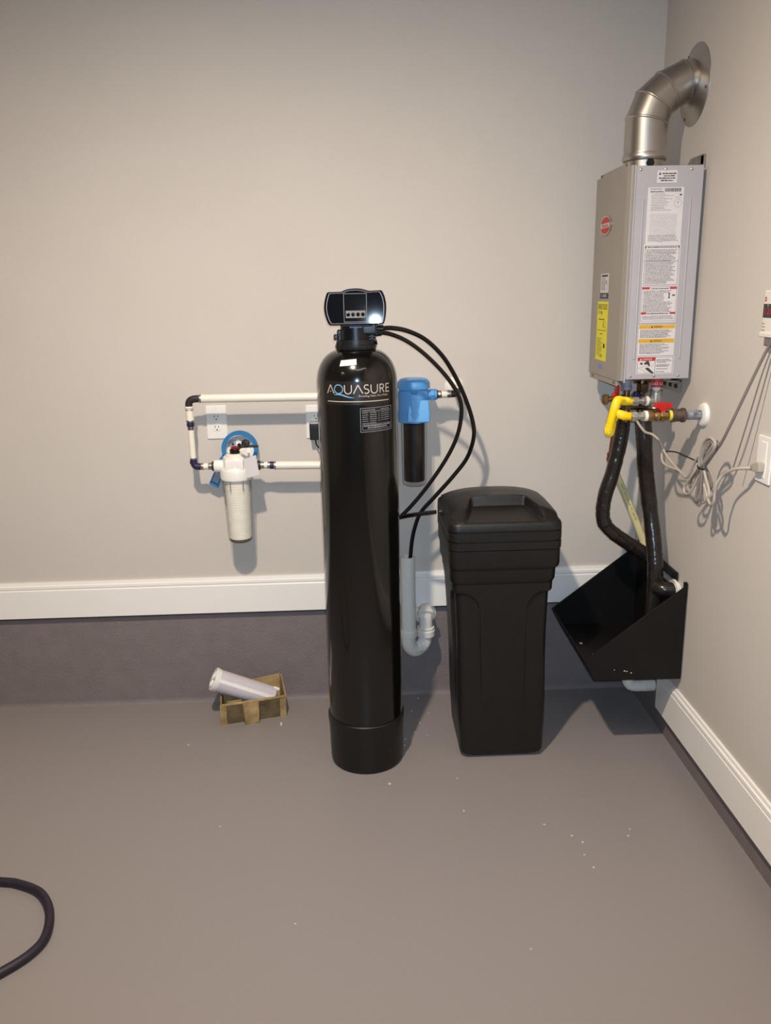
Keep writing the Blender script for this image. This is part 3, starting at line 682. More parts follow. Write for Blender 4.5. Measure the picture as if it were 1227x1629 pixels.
# 2 rating label
mp = nearmap(.897, 1.893); l2 = label_on('rating_label', mp, .111, .164, 'paper', 'large pale rating label with a barcode')
q = MB(); x = .052
while x < .100:
    b = rnd.uniform(.0012, .0026); q.quad(x, -.013, x + b, -.003, Z1); x += b + rnd.uniform(.0008, .0016)
textline(q, .008, -.006, .044, .002, Z1); textline(q, .008, -.014, .048, .003, Z1)
q.quad(.098, -.024, .105, -.020, Z1); q.text('T', .0915, -.048, .007, z=Z1)
pr(l2, 'print', q, 'ink', mp)
q = MB()
for i in range(11): textline(q, .012, -.020 - i * .0046, rnd.uniform(.05, .08), .0018, Z1)
for i in range(15): textline(q, .012, -.078 - i * .0042, .095, .0012, Z1, .002, .006, .002)
for i in range(5): textline(q, .008, -.140 - i * .0038, rnd.uniform(.09, .103), .0022, Z1)
for a in range(24):
    a0, a1 = 2 * PI * a / 24, 2 * PI * (a + .7) / 24
    q.add([(.0945 + .012 * math.cos(a0), -.046 + .012 * math.sin(a0), Z1), (.0945 + .012 * math.cos(a1), -.046 + .012 * math.sin(a1), Z1), (.0945 + .0108 * math.cos(a1), -.046 + .0108 * math.sin(a1), Z1), (.0945 + .0108 * math.cos(a0), -.046 + .0108 * math.sin(a0), Z1)], [(0, 1, 2, 3)])
textline(q, .085, -.030, .104, .0016, Z1); textline(q, .038, -.158, .052, .0018, Z1)
pr(l2, 'grey_print', q, 'greyink', mp)
# 3 instructions label
mp = nearmap(.895, 1.729); l3 = label_on('instruction_label', mp, .115, .236, 'paper', 'tall instruction label with red headings')
q = MB(); q.frame(.004, -.122, .111, -.005, .0010, Z1); q.quad(.004, -.051, .111, -.0500, Z1)
q.quad(.004, -.012, .0075, -.005, Z1); q.quad(.1075, -.012, .111, -.005, Z1)
textline(q, .012, -.0105, .104, .0030, Z1)
for i in range(9): textline(q, .008, -.0175 - i * .0040, rnd.uniform(.085, .107), .0017, Z1)
for i in range(16): textline(q, .008, -.0555 - i * .0041, rnd.uniform(.07, .108), .0017, Z1)
q.frame(.002, -.231, .112, -.126, .0008, Z1)
for i in range(16): textline(q, .007, -.1400 - i * .0042, rnd.uniform(.07, .078) if 1 < i < 8 else rnd.uniform(.085, .106), .0017, Z1)
for i in range(3): textline(q, .007, -.2165 - i * .0042, rnd.uniform(.08, .106), .0016, Z1)
q.quad(.087, -.160, .090, -.148, Z1); q.quad(.098, -.155, .107, -.151, Z1); q.quad(.085, -.148, .092, -.146, Z1); q.quad(.085, -.162, .092, -.160, Z1)
textline(q, .030, -.1335, .085, .003, Z1); textline(q, .022, -.2095, .090, .003, Z1)
pr(l3, 'print', q, 'ink', mp)
for a, b, y in ((.003, .026, -.134), (.089, .111, -.134), (.003, .019, -.210), (.094, .111, -.210)):
    pr(l3, 'red_heading', MB().quad(a, y, b, y + .006, Z1 * 1.5), 'redink', mp)
# 4 yellow-headed warning label
mp = nearmap(.893, 1.487); l4 = label_on('caution_label', mp, .118, .096, 'paper', 'cream caution label with two gold bands')
q = MB(); q.quad(.002, -.0125, .116, -.001, Z1); q.quad(.002, -.056, .116, -.044, Z1); pr(l4, 'gold_band', q, 'goldink', mp)
q = MB()
for y in (-.0098, -.0535):
    q.text('WARNING', .048, y, .0062, .028, z=Z1 * 2); q.add([(.039, y, Z1 * 2), (.046, y, Z1 * 2), (.0425, y + .0065, Z1 * 2)], [(0, 1, 2)])
for i in range(7): textline(q, .006, -.0175 - i * .0037, rnd.uniform(.085, .112), .0018, Z1)
for i in range(9): textline(q, .006, -.0605 - i * .0037, rnd.uniform(.075, .112), .0016, Z1)
pr(l4, 'print', q, 'ink', mp)
# 5 danger label with burning hand drawing
mp = nearmap(.893, 1.389); l5 = label_on('danger_label', mp, .120, .058, 'paper', 'white danger label with a red panel and hand drawing')
q = MB(); q.quad(.004, -.0145, .060, -.004, Z1); pr(l5, 'red_panel', q, 'redink', mp)
q = MB(); q.text('DANGER', .020, -.0118, .0058, .030, z=Z1 * 2); q.add([(.010, -.0125, Z1 * 2), (.017, -.0125, Z1 * 2), (.0135, -.006, Z1 * 2)], [(0, 1, 2)]); pr(l5, 'white_lettering', q, 'paper', mp)
q = MB(); q.frame(.003, -.055, .117, -.003, .0009, Z1); q.quad(.0595, -.055, .0605, -.004, Z1)
q.quad(.012, -.026, .020, -.020, Z1); q.quad(.025, -.026, .042, -.019, Z1); q.quad(.030, -.019, .040, -.015, Z1); q.quad(.038, -.031, .043, -.024, Z1)
q.add([(.028, -.038, Z1), (.038, -.035, Z1), (.058, -.053, Z1), (.050, -.054, Z1), (.040, -.048, Z1)], [(0, 1, 2, 3, 4)])
q.ribbon([(.005, -.038), (.022, -.033), (.045, -.031), (.058, -.027)], .0007); q.ribbon([(.014, -.038), (.024, -.046), (.036, -.053)], .0007)
for i, b in enumerate((.108, .112, .096, 0, .108, .104, 0, .100, 0, .092)):
    if b: textline(q, .064, -.012 - i * .0042, b, .0020, Z1)
pr(l5, 'print', q, 'ink', mp)
# front cover prints: round red badge, white notice, yellow energy label, blue square
bc = V((hx0 - .004, 2.815, 1.800))
bg = MB(); ov = [(bc.x, bc.y + .056 * math.cos(a), bc.z + .030 * math.sin(a)) for a in [2 * PI * k / 40 for k in range(40)]]
bg.prism(ov, (-.004, 0, 0), .0012); bdg = obj('maker_badge', bg, 'chrome', h, label='oval red and silver maker badge')
rg = MB(); rg.add([(bc.x - .0043, bc.y + .051 * math.cos(a), bc.z + .0262 * math.sin(a)) for a in [2 * PI * k / 40 for k in range(40)]], [tuple(range(40))])
flat('red_oval', rg, 'redink', bdg)
fmb = lambda p: (bc.x - .0046 - p.z, bc.y + .052 - p.x, bc.z + p.y)
bn = MB().quad(0, -.0075, .104, .0075, .0002); flat('silver_band', bn.warp(fmb), 'silver', bdg)
nm = MB().text('Rheem', .052, -.0052, .0105, .062, 'CENTER', .0006); flat('maker_lettering', nm.warp(fmb), 'redink', bdg)
mp = frontmap(2.848, 1.648); n1 = label_on('notice_label', mp, .088, .062, 'paper', 'white notice on the front cover')
q = MB(); q.quad(.010, -.010, .078, -.004, Z1)
for i in range(8): textline(q, .008, -.016 - i * .0052, .052, .0018, Z1)
q.quad(.060, -.034, .066, -.022, Z1); q.ribbon([(.070, -.052), (.080, -.020)], .0012); pr(n1, 'print', q, 'ink', mp)
mp = frontmap(2.848, 1.5858); n2 = label_on('number_strip', mp, .088, .018, 'ink', 'dark strip with white digits')
q = MB().text('1-800', .014, -.0140, .0105, .058, z=Z1); pr(n2, 'white_lettering', q, 'paper', mp)
mp = frontmap(2.872, 1.558); y1 = label_on('energy_label', mp, .120, .195, 'ylabel', 'yellow energy rating label on the front cover')
q = MB().text('ENERGYGUIDE', .008, -.026, .018, .104, z=Z1)
for i in range(2): textline(q, .010, -.034 - i * .005, .06, .002, Z1)
q.add([(.050, -.034, Z1), (.058, -.034, Z1), (.054, -.048, Z1)], [(0, 1, 2)])
textline(q, .020, -.060, .085, .0035, Z1); q.text('$', .075, -.080, .012, z=Z1); q.frame(.070, -.084, .100, -.064, .001, Z1)
q.quad(.010, -.0955, .108, -.0940, Z1); q.quad(.106, -.0955, .108, -.086, Z1)
textline(q, .040, -.108, .070, .003, Z1)
for i in range(11): textline(q, .012, -.122 - i * .0055, rnd.uniform(.05, .078), .0018, Z1)
q.quad(.084, -.152, .102, -.138, Z1); q.quad(.066, -.185, .072, -.172, Z1); textline(q, .045, -.183, .06, .004, Z1)
pr(y1, 'print', q, 'ink', mp)
mp = frontmap(2.832, 1.350); label_on('certification_mark', mp, .040, .014, 'bluelab', 'small blue certification mark')

# ------------------------------------------------------------------ vent
v = thing('exhaust_vent', 'stainless steel exhaust elbow from the top of the heater into the wall', 'vent pipe', (.938, 2.78, 1.955))
path = [V((.938, 2.78, 2.010)), V((.938, 2.78, 2.112)), V((.957, 2.78, 2.160)), V((.998, 2.78, 2.196)), V((1.055, 2.78, 2.222)), V((1.09, 2.78, 2.226))]
def gore(a, b, na, nb, r0, r1, n=40):
    """cylinder piece between two tilted cut planes"""
    ax = (b - a).normalized(); yv = V((0, 1, 0)); xv = yv.cross(ax).normalized(); ring0, ring1 = [], []
    for k in range(n):
        an = 2 * PI * k / n
        for ring, c, nn, r in ((ring0, a, na, r0), (ring1, b, nb, r1)):
            dd = xv * math.cos(an) * r + yv * math.sin(an) * r
            tt = -dd.dot(nn) / ax.dot(nn); ring.append(c + dd + ax * tt)
    return ring0, ring1
for i in range(len(path) - 1):
    a, b = path[i], path[i + 1]; d0 = (b - a).normalized()
    na = d0 if i == 0 else ((path[i] - path[i - 1]).normalized() + d0).normalized()
    nb = d0 if i == len(path) - 2 else ((path[i + 2] - b).normalized() + d0).normalized()
    r = .0655 - .0012 * i
    r0_, r1_ = gore(a, b, na, nb, r, r - .0005)
    g0, g1 = gore(a, b, na, nb, r + .002, r + .002)
    mb = MB().loft([r0_, r1_], i == 0, True)
    if i < len(path) - 2:      # raised seam at the joint
        sm_ = []
        for s_, e in ((.0, .0), (.3, .0022), (.7, .0022), (1, .0)):
            sm_.append([q - d0 * .008 * (1 - s_) + (q - b).normalized() * e for q in r1_])
        mb.loft(sm_, False, False)
    obj('elbow_section', mb, 'vent', v)
obj('collar_ring', MB().lathe((.938, 2.78, 0), (0, 0, 1), [(1.988, .060), (1.990, .0655), (1.996, .069), (2.003, .069), (2.009, .0665), (2.014, .0657)], 48), 'vent', v)
obj('flue_outlet', MB().lathe((.938, 2.78, 0), (0, 0, 1), [(1.953, .0600), (1.992, .0600)], 40), 'vent', v)
obj('test_port', MB().lathe((.936, 2.721, 1.978), (0, -1, 0), [(0, .0125), (.004, .0125), (.006, .010), (.006, .004), (.005, 0)], 24), 'rubber', v, label='black test port plug')
obj('wall_flange', MB().lathe((XW, 2.77, 2.208), (-1, 0, 0), [(0, .118), (.002, .1175), (.004, .112), (.010, .080), (.014, .067)], 56), 'vent', v)
for ang in (60, 195, 300):
    a = math.radians(ang); obj('flange_screw', MB().lathe((XW - .004, 2.77 + .103 * math.cos(a), 2.208 + .103 * math.sin(a)), (-1, 0, 0), [(0, .005), (.003, .0045), (.004, 0)], 12), 'iron', v)

# ------------------------------------------------------------------ gas line
g = thing('gas_supply_valve', 'brass gas valve with red handle on a grey pipe coming out of the right wall', 'gas valve', (1.07, 2.5, 1.215))
gy, gz = 2.5, 1.215
obj('escutcheon', MB().lathe((XW, gy, gz), (-1, 0, 0), [(0, .037), (.004, .0375), (.011, .034), (.014, .028), (.014, .016)], 40), 'white', g)
obj('wall_pipe', MB().cyl((1.08, gy, gz), (1.008, gy, gz), .0152, n=28), 'greypipe', g)
obj('reducer', MB().lathe((1.018, gy, gz), (-1, 0, 0), [(0, .017), (.003, .0225), (.012, .0225), (.015, .0195), (.032, .0195), (.034, .0215), (.042, .0215), (.044, .017)], 28), 'iron', g)
obj('seal_tape', MB().cyl((.974, gy, gz), (.966, gy, gz), .0165), 'ytape', g, label='yellow thread tape')
bv = MB().cyl((.966, gy, gz), (.950, gy, gz), .0145, bev=.002).hexn((.952, gy, gz), (.938, gy, gz), .0185).lathe((.938, gy, gz), (-1, 0, 0), [(0, .014), (.006, .0165), (.012, .0165), (.018, .0145), (.024, .0165), (.040, .0165), (.041, .012)], 28).cyl((.944, gy, gz + .01), (.944, gy, gz + .028), .008)
obj('valve_body', bv, 'brass', g)
hn = MB().prism([(.918, gy - .010, gz + .026), (.930, gy - .011, gz + .022), (.940, gy - .011, gz + .012), (.950, gy - .011, gz + .012), (.954, gy - .011, gz + .022), (.972, gy - .010, gz + .023), (.974, gy - .010, gz + .038), (.945, gy - .011, gz + .041), (.920, gy - .010, gz + .041)], (0, .020, 0), .003)
obj('handle', hn, 'red', g)
obj('seal_tape', MB().cyl((.898, gy, gz), (.889, gy, gz), .0165), 'tape', g, label='white thread tape')
obj('flare_nut', MB().hexn((.890, gy, gz), (.876, gy, gz), .0150).cyl((.878, gy, gz), (.864, gy, gz), .0125, bev=.001).hexn((.866, gy, gz), (.848, gy, gz), .0165), 'galv', g)

g2 = thing('gas_inlet_tee', 'galvanised gas tee with red tag hanging under the heater', 'gas fitting', (.985, 2.68, 1.24))
ty_, tz_ = 2.68, 1.238
obj('tee', MB().cyl((.988, ty_, 1.212), (.988, ty_, 1.272), .0185, bev=.002).cyl((.962, ty_, tz_), (.990, ty_, tz_), .0175, bev=.002).torus((.988, ty_, 1.215), (0, 0, 1), .0185, .003, 28, 8).torus((.988, ty_, 1.270), (0, 0, 1), .0185, .003, 28, 8), 'galv', g2)
obj('riser_pipe', MB().cyl((.988, ty_, 1.268), (.988, ty_, 1.318), .0130), 'tape', g2)
obj('seal_tape', MB().cyl((.962, ty_, tz_), (.954, ty_, tz_), .0172), 'tape', g2, label='white thread tape')
obj('flare_nut', MB().hexn((.955, ty_, tz_), (.940, ty_, tz_), .0155).cyl((.942, ty_, tz_), (.928, ty_, tz_), .0120, bev=.001).hexn((.930, ty_, tz_), (.908, ty_, tz_), .0165), 'galv', g2)
tgm = MB(); 
for i in range(16):
    a0, a1 = -1.3 + 2.6 * i / 16, -1.3 + 2.6 * (i + 1) / 16
    tgm.add([(.988 + .0200 * math.sin(a0), ty_ - .0200 * math.cos(a0), 1.284), (.988 + .0200 * math.sin(a1), ty_ - .0200 * math.cos(a1), 1.284), (.988 + .0200 * math.sin(a1), ty_ - .0200 * math.cos(a1), 1.313), (.988 + .0200 * math.sin(a0), ty_ - .0200 * math.cos(a0), 1.313)], [(0, 1, 2, 3)])
tgo = obj('gas_tag', tgm, 'redink', g2, label='red gas tag wrapped round the pipe')
gt = MB().text('GAS GAS', 0, 0, .0095, .050)
flat('tag_lettering', gt.warp(lambda p: (.988 + .0206 * math.sin((p.x - .025) / .02), ty_ - .0206 * math.cos((p.x - .025) / .02), 1.2905 + p.y)), 'paper', tgo)

yh = [(.912, 2.68, 1.238), (.893, 2.675, 1.239), (.872, 2.66, 1.242), (.850, 2.63, 1.249), (.830, 2.59, 1.250), (.812, 2.555, 1.232), (.797, 2.535, 1.200), (.792, 2.535, 1.172), (.800, 2.555, 1.156), (.815, 2.590, 1.164), (.825, 2.605, 1.190), (.826, 2.580, 1.211), (.826, 2.540, 1.216), (.834, 2.510, 1.215), (.852, 2.5, 1.215)]
ysp = spline(yh, 26)
obj('gas_hose', MB().tube(ysp, .0125, 16, smooth=False, rf=[.0126 + .0016 * math.sin(i * 1.57) for i in range(len(ysp))]), 'yellow', label='yellow corrugated gas hose curling between the gas valve and the heater tee', cat='hose')

# ------------------------------------------------------------------ isolation valves and insulated pipes
hv = thing('service_valve', 'bronze service valve under the heater with small red handle, left of the tee', 'valve', (.910, 2.74, 1.20))
obj('grey_coupling', MB().cyl((.908, 2.74, 1.316), (.908, 2.74, 1.270), .0165, bev=.001).cyl((.908, 2.74, 1.282), (.908, 2.74, 1.268), .0185, bev=.002), 'greyline', hv)
obj('valve_body', MB().cyl((.909, 2.74, 1.270), (.912, 2.74, 1.160), .0115).hexn((.911, 2.74, 1.232), (.911, 2.74, 1.205), .017).cyl((.91, 2.74, 1.212), (1.0, 2.74, 1.208), .0100).cyl((.91, 2.74, 1.245), (.858, 2.74, 1.24), .009), 'bronze', hv)
obj('handle', MB().box((.866, 2.722, 1.252), (.880, 2.735, 1.286), .003).box((.858, 2.722, 1.243), (.870, 2.733, 1.262), .003), 'red', hv)
obj('drain_cap', MB().hexn((.838, 2.738, 1.226), (.838, 2.738, 1.254), .011).cyl((.836, 2.738, 1.238), (.862, 2.74, 1.24), .008).cyl((.838, 2.738, 1.222), (.838, 2.738, 1.228), .006), 'brass', hv)
obj('control_lead', MB().tube([(.872, 2.74, 1.312), (.884, 2.735, 1.298), (.890, 2.73, 1.285), (.895, 2.73, 1.27)], .0025, 8), 'dcord', hv)
cv = thing('service_valve', 'bronze service valve under the heater with blue handle, behind the gas tee', 'valve', (.968, 2.76, 1.18))
obj('valve_body', MB().cyl((.968, 2.76, 1.316), (.965, 2.76, 1.160), .0125).hexn((.967, 2.75, 1.288), (.967, 2.75, 1.258), .020).cyl((.967, 2.76, 1.21), (.967, 2.76, 1.235), .016, bev=.002).cyl((.94, 2.76, 1.300), (1.0, 2.76, 1.300), .012), 'bronze', cv)
obj('handle', MB().box((.928, 2.735, 1.243), (.962, 2.752, 1.256), .004).cyl((.943, 2.743, 1.238), (.943, 2.743, 1.262), .009), 'navy', cv)
obj('flow_fitting', MB().cyl((.962, 2.66, 1.196), (1.012, 2.66, 1.196), .0135, bev=.002).hexn((.975, 2.66, 1.196), (.994, 2.66, 1.196), .018), 'bronze', cv)

def wrapped(pts, r, seed):
    rr = random.Random(seed); sp = spline(pts, 12); nz = [0]
    for _ in sp: nz.append(nz[-1] * .6 + rr.uniform(-1, 1) * .0006)
    return MB().tube(sp, r, 18, smooth=False, rf=[r + nz[i] + (.0009 if (i % 14) == 0 else 0) for i in range(len(sp))])
ip1 = [(.913, 2.75, 1.192), (.914, 2.775, 1.150), (.913, 2.78, 1.112), (.905, 2.78, 1.057), (.887, 2.78, .968), (.868, 2.78, .900), (.861, 2.78, .838), (.870, 2.78, .790), (.903, 2.78, .753), (.952, 2.78, .718), (1.010, 2.78, .680), (1.045, 2.785, .655), (1.082, 2.79, .645)]
obj('insulated_pipe', wrapped(ip1, .0250, 3), 'insul', label='black wrapped pipe bulging left between the heater and the catch bin', cat='pipe')
ip2 = [(.962, 2.72, 1.185), (.964, 2.70, 1.124), (.975, 2.70, 1.016), (.989, 2.70, .927), (1.002, 2.69, .837), (1.008, 2.67, .768), (1.011, 2.65, .699), (1.012, 2.64, .640), (1.012, 2.635, .42)]
ipo = thing('insulated_pipe', 'black wrapped pipe running straight down from the heater into the catch bin', 'pipe', (1.01, 2.62, .58))
obj('pipe_sleeve', wrapped(ip2, .0265, 5), 'insul', ipo)
obj('elbow_sleeve', MB().tube([(1.012, 2.625, .603), (1.030, 2.605, .600), (1.045, 2.60, .599), (1.066, 2.595, .598)], .027, 18, 6), 'insul', ipo)
obj('wall_stub', MB().cyl((1.062, 2.595, .600), (1.081, 2.595, .602), .026, bev=.002).cyl((1.064, 2.595, .603), (1.072, 2.595, .604), .034, bev=.002), 'pvc', ipo)

rl = thing('relief_pipe', 'cream plastic drain pipe with copper top, slanting behind the black wrapped pipes', 'pipe', (.95, 2.88, .66))
obj('copper_pipe', MB().tube([(.925, 2.80, 1.19), (.918, 2.85, 1.155), (.912, 2.86, 1.076), (.905, 2.86, 1.005)], .0115, 16).cyl((.906, 2.86, 1.03), (.904, 2.86, 1.0), .0145, bev=.002), 'copper', rl)
obj('cream_pipe', MB().tube([(.903, 2.86, 1.02), (.908, 2.87, 1.0), (.922, 2.88, .975), (.946, 2.88, .921), (.986, 2.88, .837), (1.035, 2.88, .727), (1.066, 2.88, .650)], .0135, 20), 'cream', rl)
ct = MB().text('HOT WATER UP TO 100 PSI', 0, 0, .0062, .150)
a_, b_ = V((.950, 2.88, .915)), V((1.020, 2.88, .760)); dr = (b_ - a_).normalized(); up = V((0, -1, 0)).cross(dr); up = dr.cross(V((0, 1, 0)))
flat('pipe_print', ct.warp(lambda p: a_ + dr * (p.x + .005) - up * (p.y - .003) * -1 + V((0, -.0137 + 0 * p.x, 0))), 'ink', rl)

# ------------------------------------------------------------------ catch bin on the right wall
b = thing('catch_bin', 'black plastic catch bin with sloping open top fixed low on the right wall', 'bin', (1.0, 2.75, .31))
sec = [(1.074, .648), (1.0755, .308), (.778, .312), (.740, .386)]
T_ = .006
def side(y):
    return MB().prism([(x, y, z) for x, z in sec], (0, T_, 0), .0012)
obj('side_panel', side(2.510), 'bin', b); obj('side_panel', side(2.984), 'bin', b)
obj('base_panel', MB().prism([(1.0755, 2.512, .308), (.778, 2.512, .312), (.778, 2.512, .319), (1.0755, 2.512, .315)], (0, .476, 0), .001), 'bin', b)
obj('front_panel', MB().prism([(.778, 2.512, .312), (.740, 2.512, .386), (.746, 2.512, .389), (.784, 2.512, .316)], (0, .476, 0), .001), 'bin', b)
obj('back_panel', MB().prism([(1.069, 2.512, .31), (1.075, 2.512, .31), (1.075, 2.512, .600), (1.069, 2.512, .600)], (0, .476, 0), .001), 'bin', b)
obj('back_rail', MB().box((1.064, 2.595, .632), (1.075, 2.984, .662), .002), 'bin', b)
obj('corner_post', MB().box((1.066, 2.512, .59), (1.076, 2.526, .654), .001), 'bin', b)
chips = MB(); 
for x, z, s_ in ((.880, .345, .0025), (.888, .343, .002), (.903, .337, .0022), (.845, .35, .0015)): chips.box((x - s_, 2.5092, z - s_ * .7), (x + s_, 2.5104, z + s_ * .7))
for x, y, s_ in ((.83, 2.70, .004), (.86, 2.62, .003), (.90, 2.58, .0035), (.81, 2.80, .005)): chips.box((x - s_, y - s_, .3185), (x + s_, y + s_, .321))
o = obj('splash_specks', chips, 'fleck', b); o['kind'] = 'stuff'

ds = thing('condensate_pipe', 'white drain pipe elbow showing under the black catch bin', 'pipe', (1.02, 2.80, .11))
obj('elbow', MB().tube([(.995, 2.80, .311), (.995, 2.80, .20), (.997, 2.80, .165), (1.006, 2.80, .146), (1.026, 2.80, .139), (1.060, 2.80, .139)], .0235, 20), 'pvc', ds)
obj('coupling', MB().cyl((1.055, 2.80, .140), (1.098, 2.80, .142), .026, bev=.002), 'pvc', ds)

# ------------------------------------------------------------------ cords on the right wall
obj('heater_lead', MB().tube([(.930, 2.787, 1.30), (.930, 2.787, 1.24), (.930, 2.75, 1.198), (.938, 2.69, 1.163), (.950, 2.655, 1.139), (.965, 2.625, 1.134), (.980, 2.60, 1.117), (.990, 2.575, 1.085), (1.0, 2.53, 1.058), (1.0, 2.463, 1.044), (1.0, 2.412, 1.036), (1.0, 2.385, 1.055), (1.0, 2.36, 1.09), (1.0, 2.33, 1.12)], .0042, 10), 'cord', label='pale grey lead drooping from the heater to the coiled cord', cat='cord')
obj('heater_lead_branch', MB().tube([(.990, 2.60, 1.085), (.985, 2.575, 1.055), (.99, 2.54, 1.045), (1.0, 2.48, 1.045), (1.0, 2.42, 1.04)], .0040, 10), 'cord', label='second pale grey lead lying along the drooping heater lead', cat='cord')
cc = thing('coiled_cord', 'bundle of coiled grey cord tied in the middle, hanging by the right wall', 'cord', (1.0, 2.28, 1.0))
ctr = V((1.0, 2.305, 1.092))
def yz(px, py_, dx=0):   # local frame of the bundle: millimetres along +(-y) and +z
    return V((1.0 + dx, ctr.y - px / 1000, ctr.z + py_ / 1000))
loops = [
    [(-4, 0), (6, 30), (30, 75), (70, 98), (108, 92), (104, 72), (70, 45), (30, 16), (2, 0)],
    [(-4, 0), (0, 25), (20, 62), (60, 90), (95, 88), (98, 78), (60, 50), (25, 18), (4, 0)],
    [(0, 0), (4, 22), (18, 48), (40, 76), (72, 90), (84, 80), (52, 50), (22, 20), (6, 0)],
    [(2, 0), (-6, 28), (4, 58), (26, 78), (50, 82), (62, 70), (38, 42), (18, 16), (6, 0)],
    [(-2, 0), (-30, -18), (-78, -62), (-96, -84), (-84, -100), (-52, -92), (-30, -60), (-10, -20), (2, 0)],
    [(0, 0), (-20, -18), (-58, -50), (-70, -70), (-58, -76), (-36, -62), (-18, -30), (2, 0)],
    [(2, 0), (-6, -30), (-14, -70), (-18, -92), (-4, -108), (14, -100), (16, -80), (10, -40), (4, 0)],
    [(4, 0), (6, -36), (2, -80), (6, -100), (22, -98), (26, -82), (16, -40), (6, 0)],
    [(4, 0), (26, -26), (52, -50), (62, -72), (44, -92), (22, -102), (6, -88), (8, -50), (6, 0)],
    [(6, 0), (24, -20), (36, -48), (28, -60), (14, -52), (8, -28), (6, 0)],
]
for i, lp in enumerate(loops):
    dz_ = rnd.uniform(-.02, .02)
    pts = [yz(a, b_, dz_ * math.sin(PI * k / (len(lp) - 1)) + (i % 5 - 2) * .0035) for k, (a, b_) in enumerate(lp)]
    obj('cord_loop', MB().tube(pts, .0042, 8, 6), 'dcord' if i % 2 else 'cord', cc)
obj('cable_tie', MB().torus(yz(1, 0), (0, .45, -.9), .0125, .0022, 24, 6), 'rubber', cc, label='black tie round the bundle')
obj('controller_cord', MB().tube([(1.062, 2.098, 1.452), (1.055, 2.107, 1.43), (1.03, 2.132, 1.335), (1.01, 2.162, 1.244), (1.0, 2.198, 1.176), (1.0, 2.235, 1.15), (1.0, 2.28, 1.11)], .0040, 10), 'dcord', label='straight grey cord from the coiled bundle up to the wall controller', cat='cord')
obj('thin_cord', MB().tube([(1.064, 2.088, 1.452), (1.05, 2.105, 1.37), (1.04, 2.134, 1.251), (1.03, 2.171, 1.118)], .0020, 8), 'dcord', label='thin dark cord beside the straight controller cord', cat='cord')
obj('tie_wire', MB().tube([(.990, 2.562, 1.089), (.990, 2.484, 1.102), (.995, 2.421, 1.102), (1.0, 2.334, 1.100), (1.0, 2.31, 1.094)], .0022, 8), 'rubber', label='thin black wire from the heater lead to the coiled cord', cat='wire')
pc = thing('mains_cable', 'pale grey power cord with angled plug in the right wall outlet', 'cable', (1.05, 2.12, 1.11))
obj('cord', MB().tube([(1.052, 2.118, 1.126), (1.03, 2.131, 1.123), (1.02, 2.156, 1.113), (1.01, 2.188, 1.092), (1.0, 2.199, 1.065), (1.0, 2.206, 1.036), (1.0, 2.208, 1.012), (1.0, 2.225, .998), (1.0, 2.25, 1.012), (1.0, 2.28, 1.045)], .0042, 10), 'cord', pc)
pl = MB().prism([(1.054, 2.126, 1.117), (1.054, 2.126, 1.135), (1.054, 2.096, 1.147), (1.054, 2.080, 1.147), (1.054, 2.080, 1.122), (1.054, 2.096, 1.118)], (.020, 0, 0), .004)
obj('plug', pl, 'cord', pc)
for i in range(5):
    obj('strain_relief', MB().torus((1.052 - .0052 * i, 2.122 + .0035 * i, 1.126 - .0006 * i), (-.8, .5, 0), .0058 - .0003 * i, .0019, 16, 6), 'cord', pc)
# outlet plate and controller on the right wall
o2 = thing('wall_outlet', 'white outlet plate on the right wall at the picture edge, with grey plug', 'outlet', (XW, 2.10, 1.152))
obj('cover_plate', MB().box((XW - .007, 2.058, 1.090), (XW, 2.134, 1.215), .003), 'white', o2)
obj('receptacle', MB().box((XW - .009, 2.080, 1.104), (XW - .004, 2.112, 1.201), .002), 'white', o2)
c_ = thing('heater_controller', 'white wall controller with red digits at the right edge of the picture', 'controller', (XW, 2.10, 1.45))
cb = obj('controller_body', MB().box((XW - .022, 2.065, 1.478), (XW, 2.146, 1.588), .004, 3), 'ctl', c_)
obj('controller_base', MB().box((XW - .026, 2.062, 1.470), (XW, 2.150, 1.483), .003, 3), 'ctl', c_)
obj('cord_gland', MB().box((XW - .022, 2.080, 1.448), (XW - .004, 2.128, 1.472), .004, 3), 'dcord', c_)
xf = XW - .0222
sc_ = obj('display', MB().box((xf - .001, 2.070, 1.520), (xf + .003, 2.142, 1.554)), 'ctlscreen', c_)
def cmap(y1, z0): return lambda p: (xf - .0014, y1 - p.x, z0 + p.y)
flat('digits', MB().text('120', .009, .008, .016, .040).warp(cmap(2.142, 1.520)), 'led', sc_, label='red glowing digits')
flat('status_light', MB().quad(.021, .028, .027, .032).warp(cmap(2.142, 1.520)), 'ledg', sc_)
lg = MB().add([(xf - .0006, 2.135 + .0055 * math.cos(a), 1.566 + .0060 * math.sin(a)) for a in [2 * PI * k / 24 for k in range(24)]], [tuple(range(24))])
lgo = flat('maker_badge', lg, 'redink', c_)
flat('badge_band', MB().quad(-.0055, -.0012, .0055, .0012).warp(lambda p: (xf - .001, 2.135 - p.x, 1.566 + p.y)), 'paper', lgo)
q = MB()
for i, b_ in enumerate((.014, .016, .016)): textline(q, .006, .026 - i * .0085 - .014, b_ + .004, .003, 0, .003, .006)
flat('button_print', q.warp(cmap(2.146, 1.492)), 'greyink', c_)

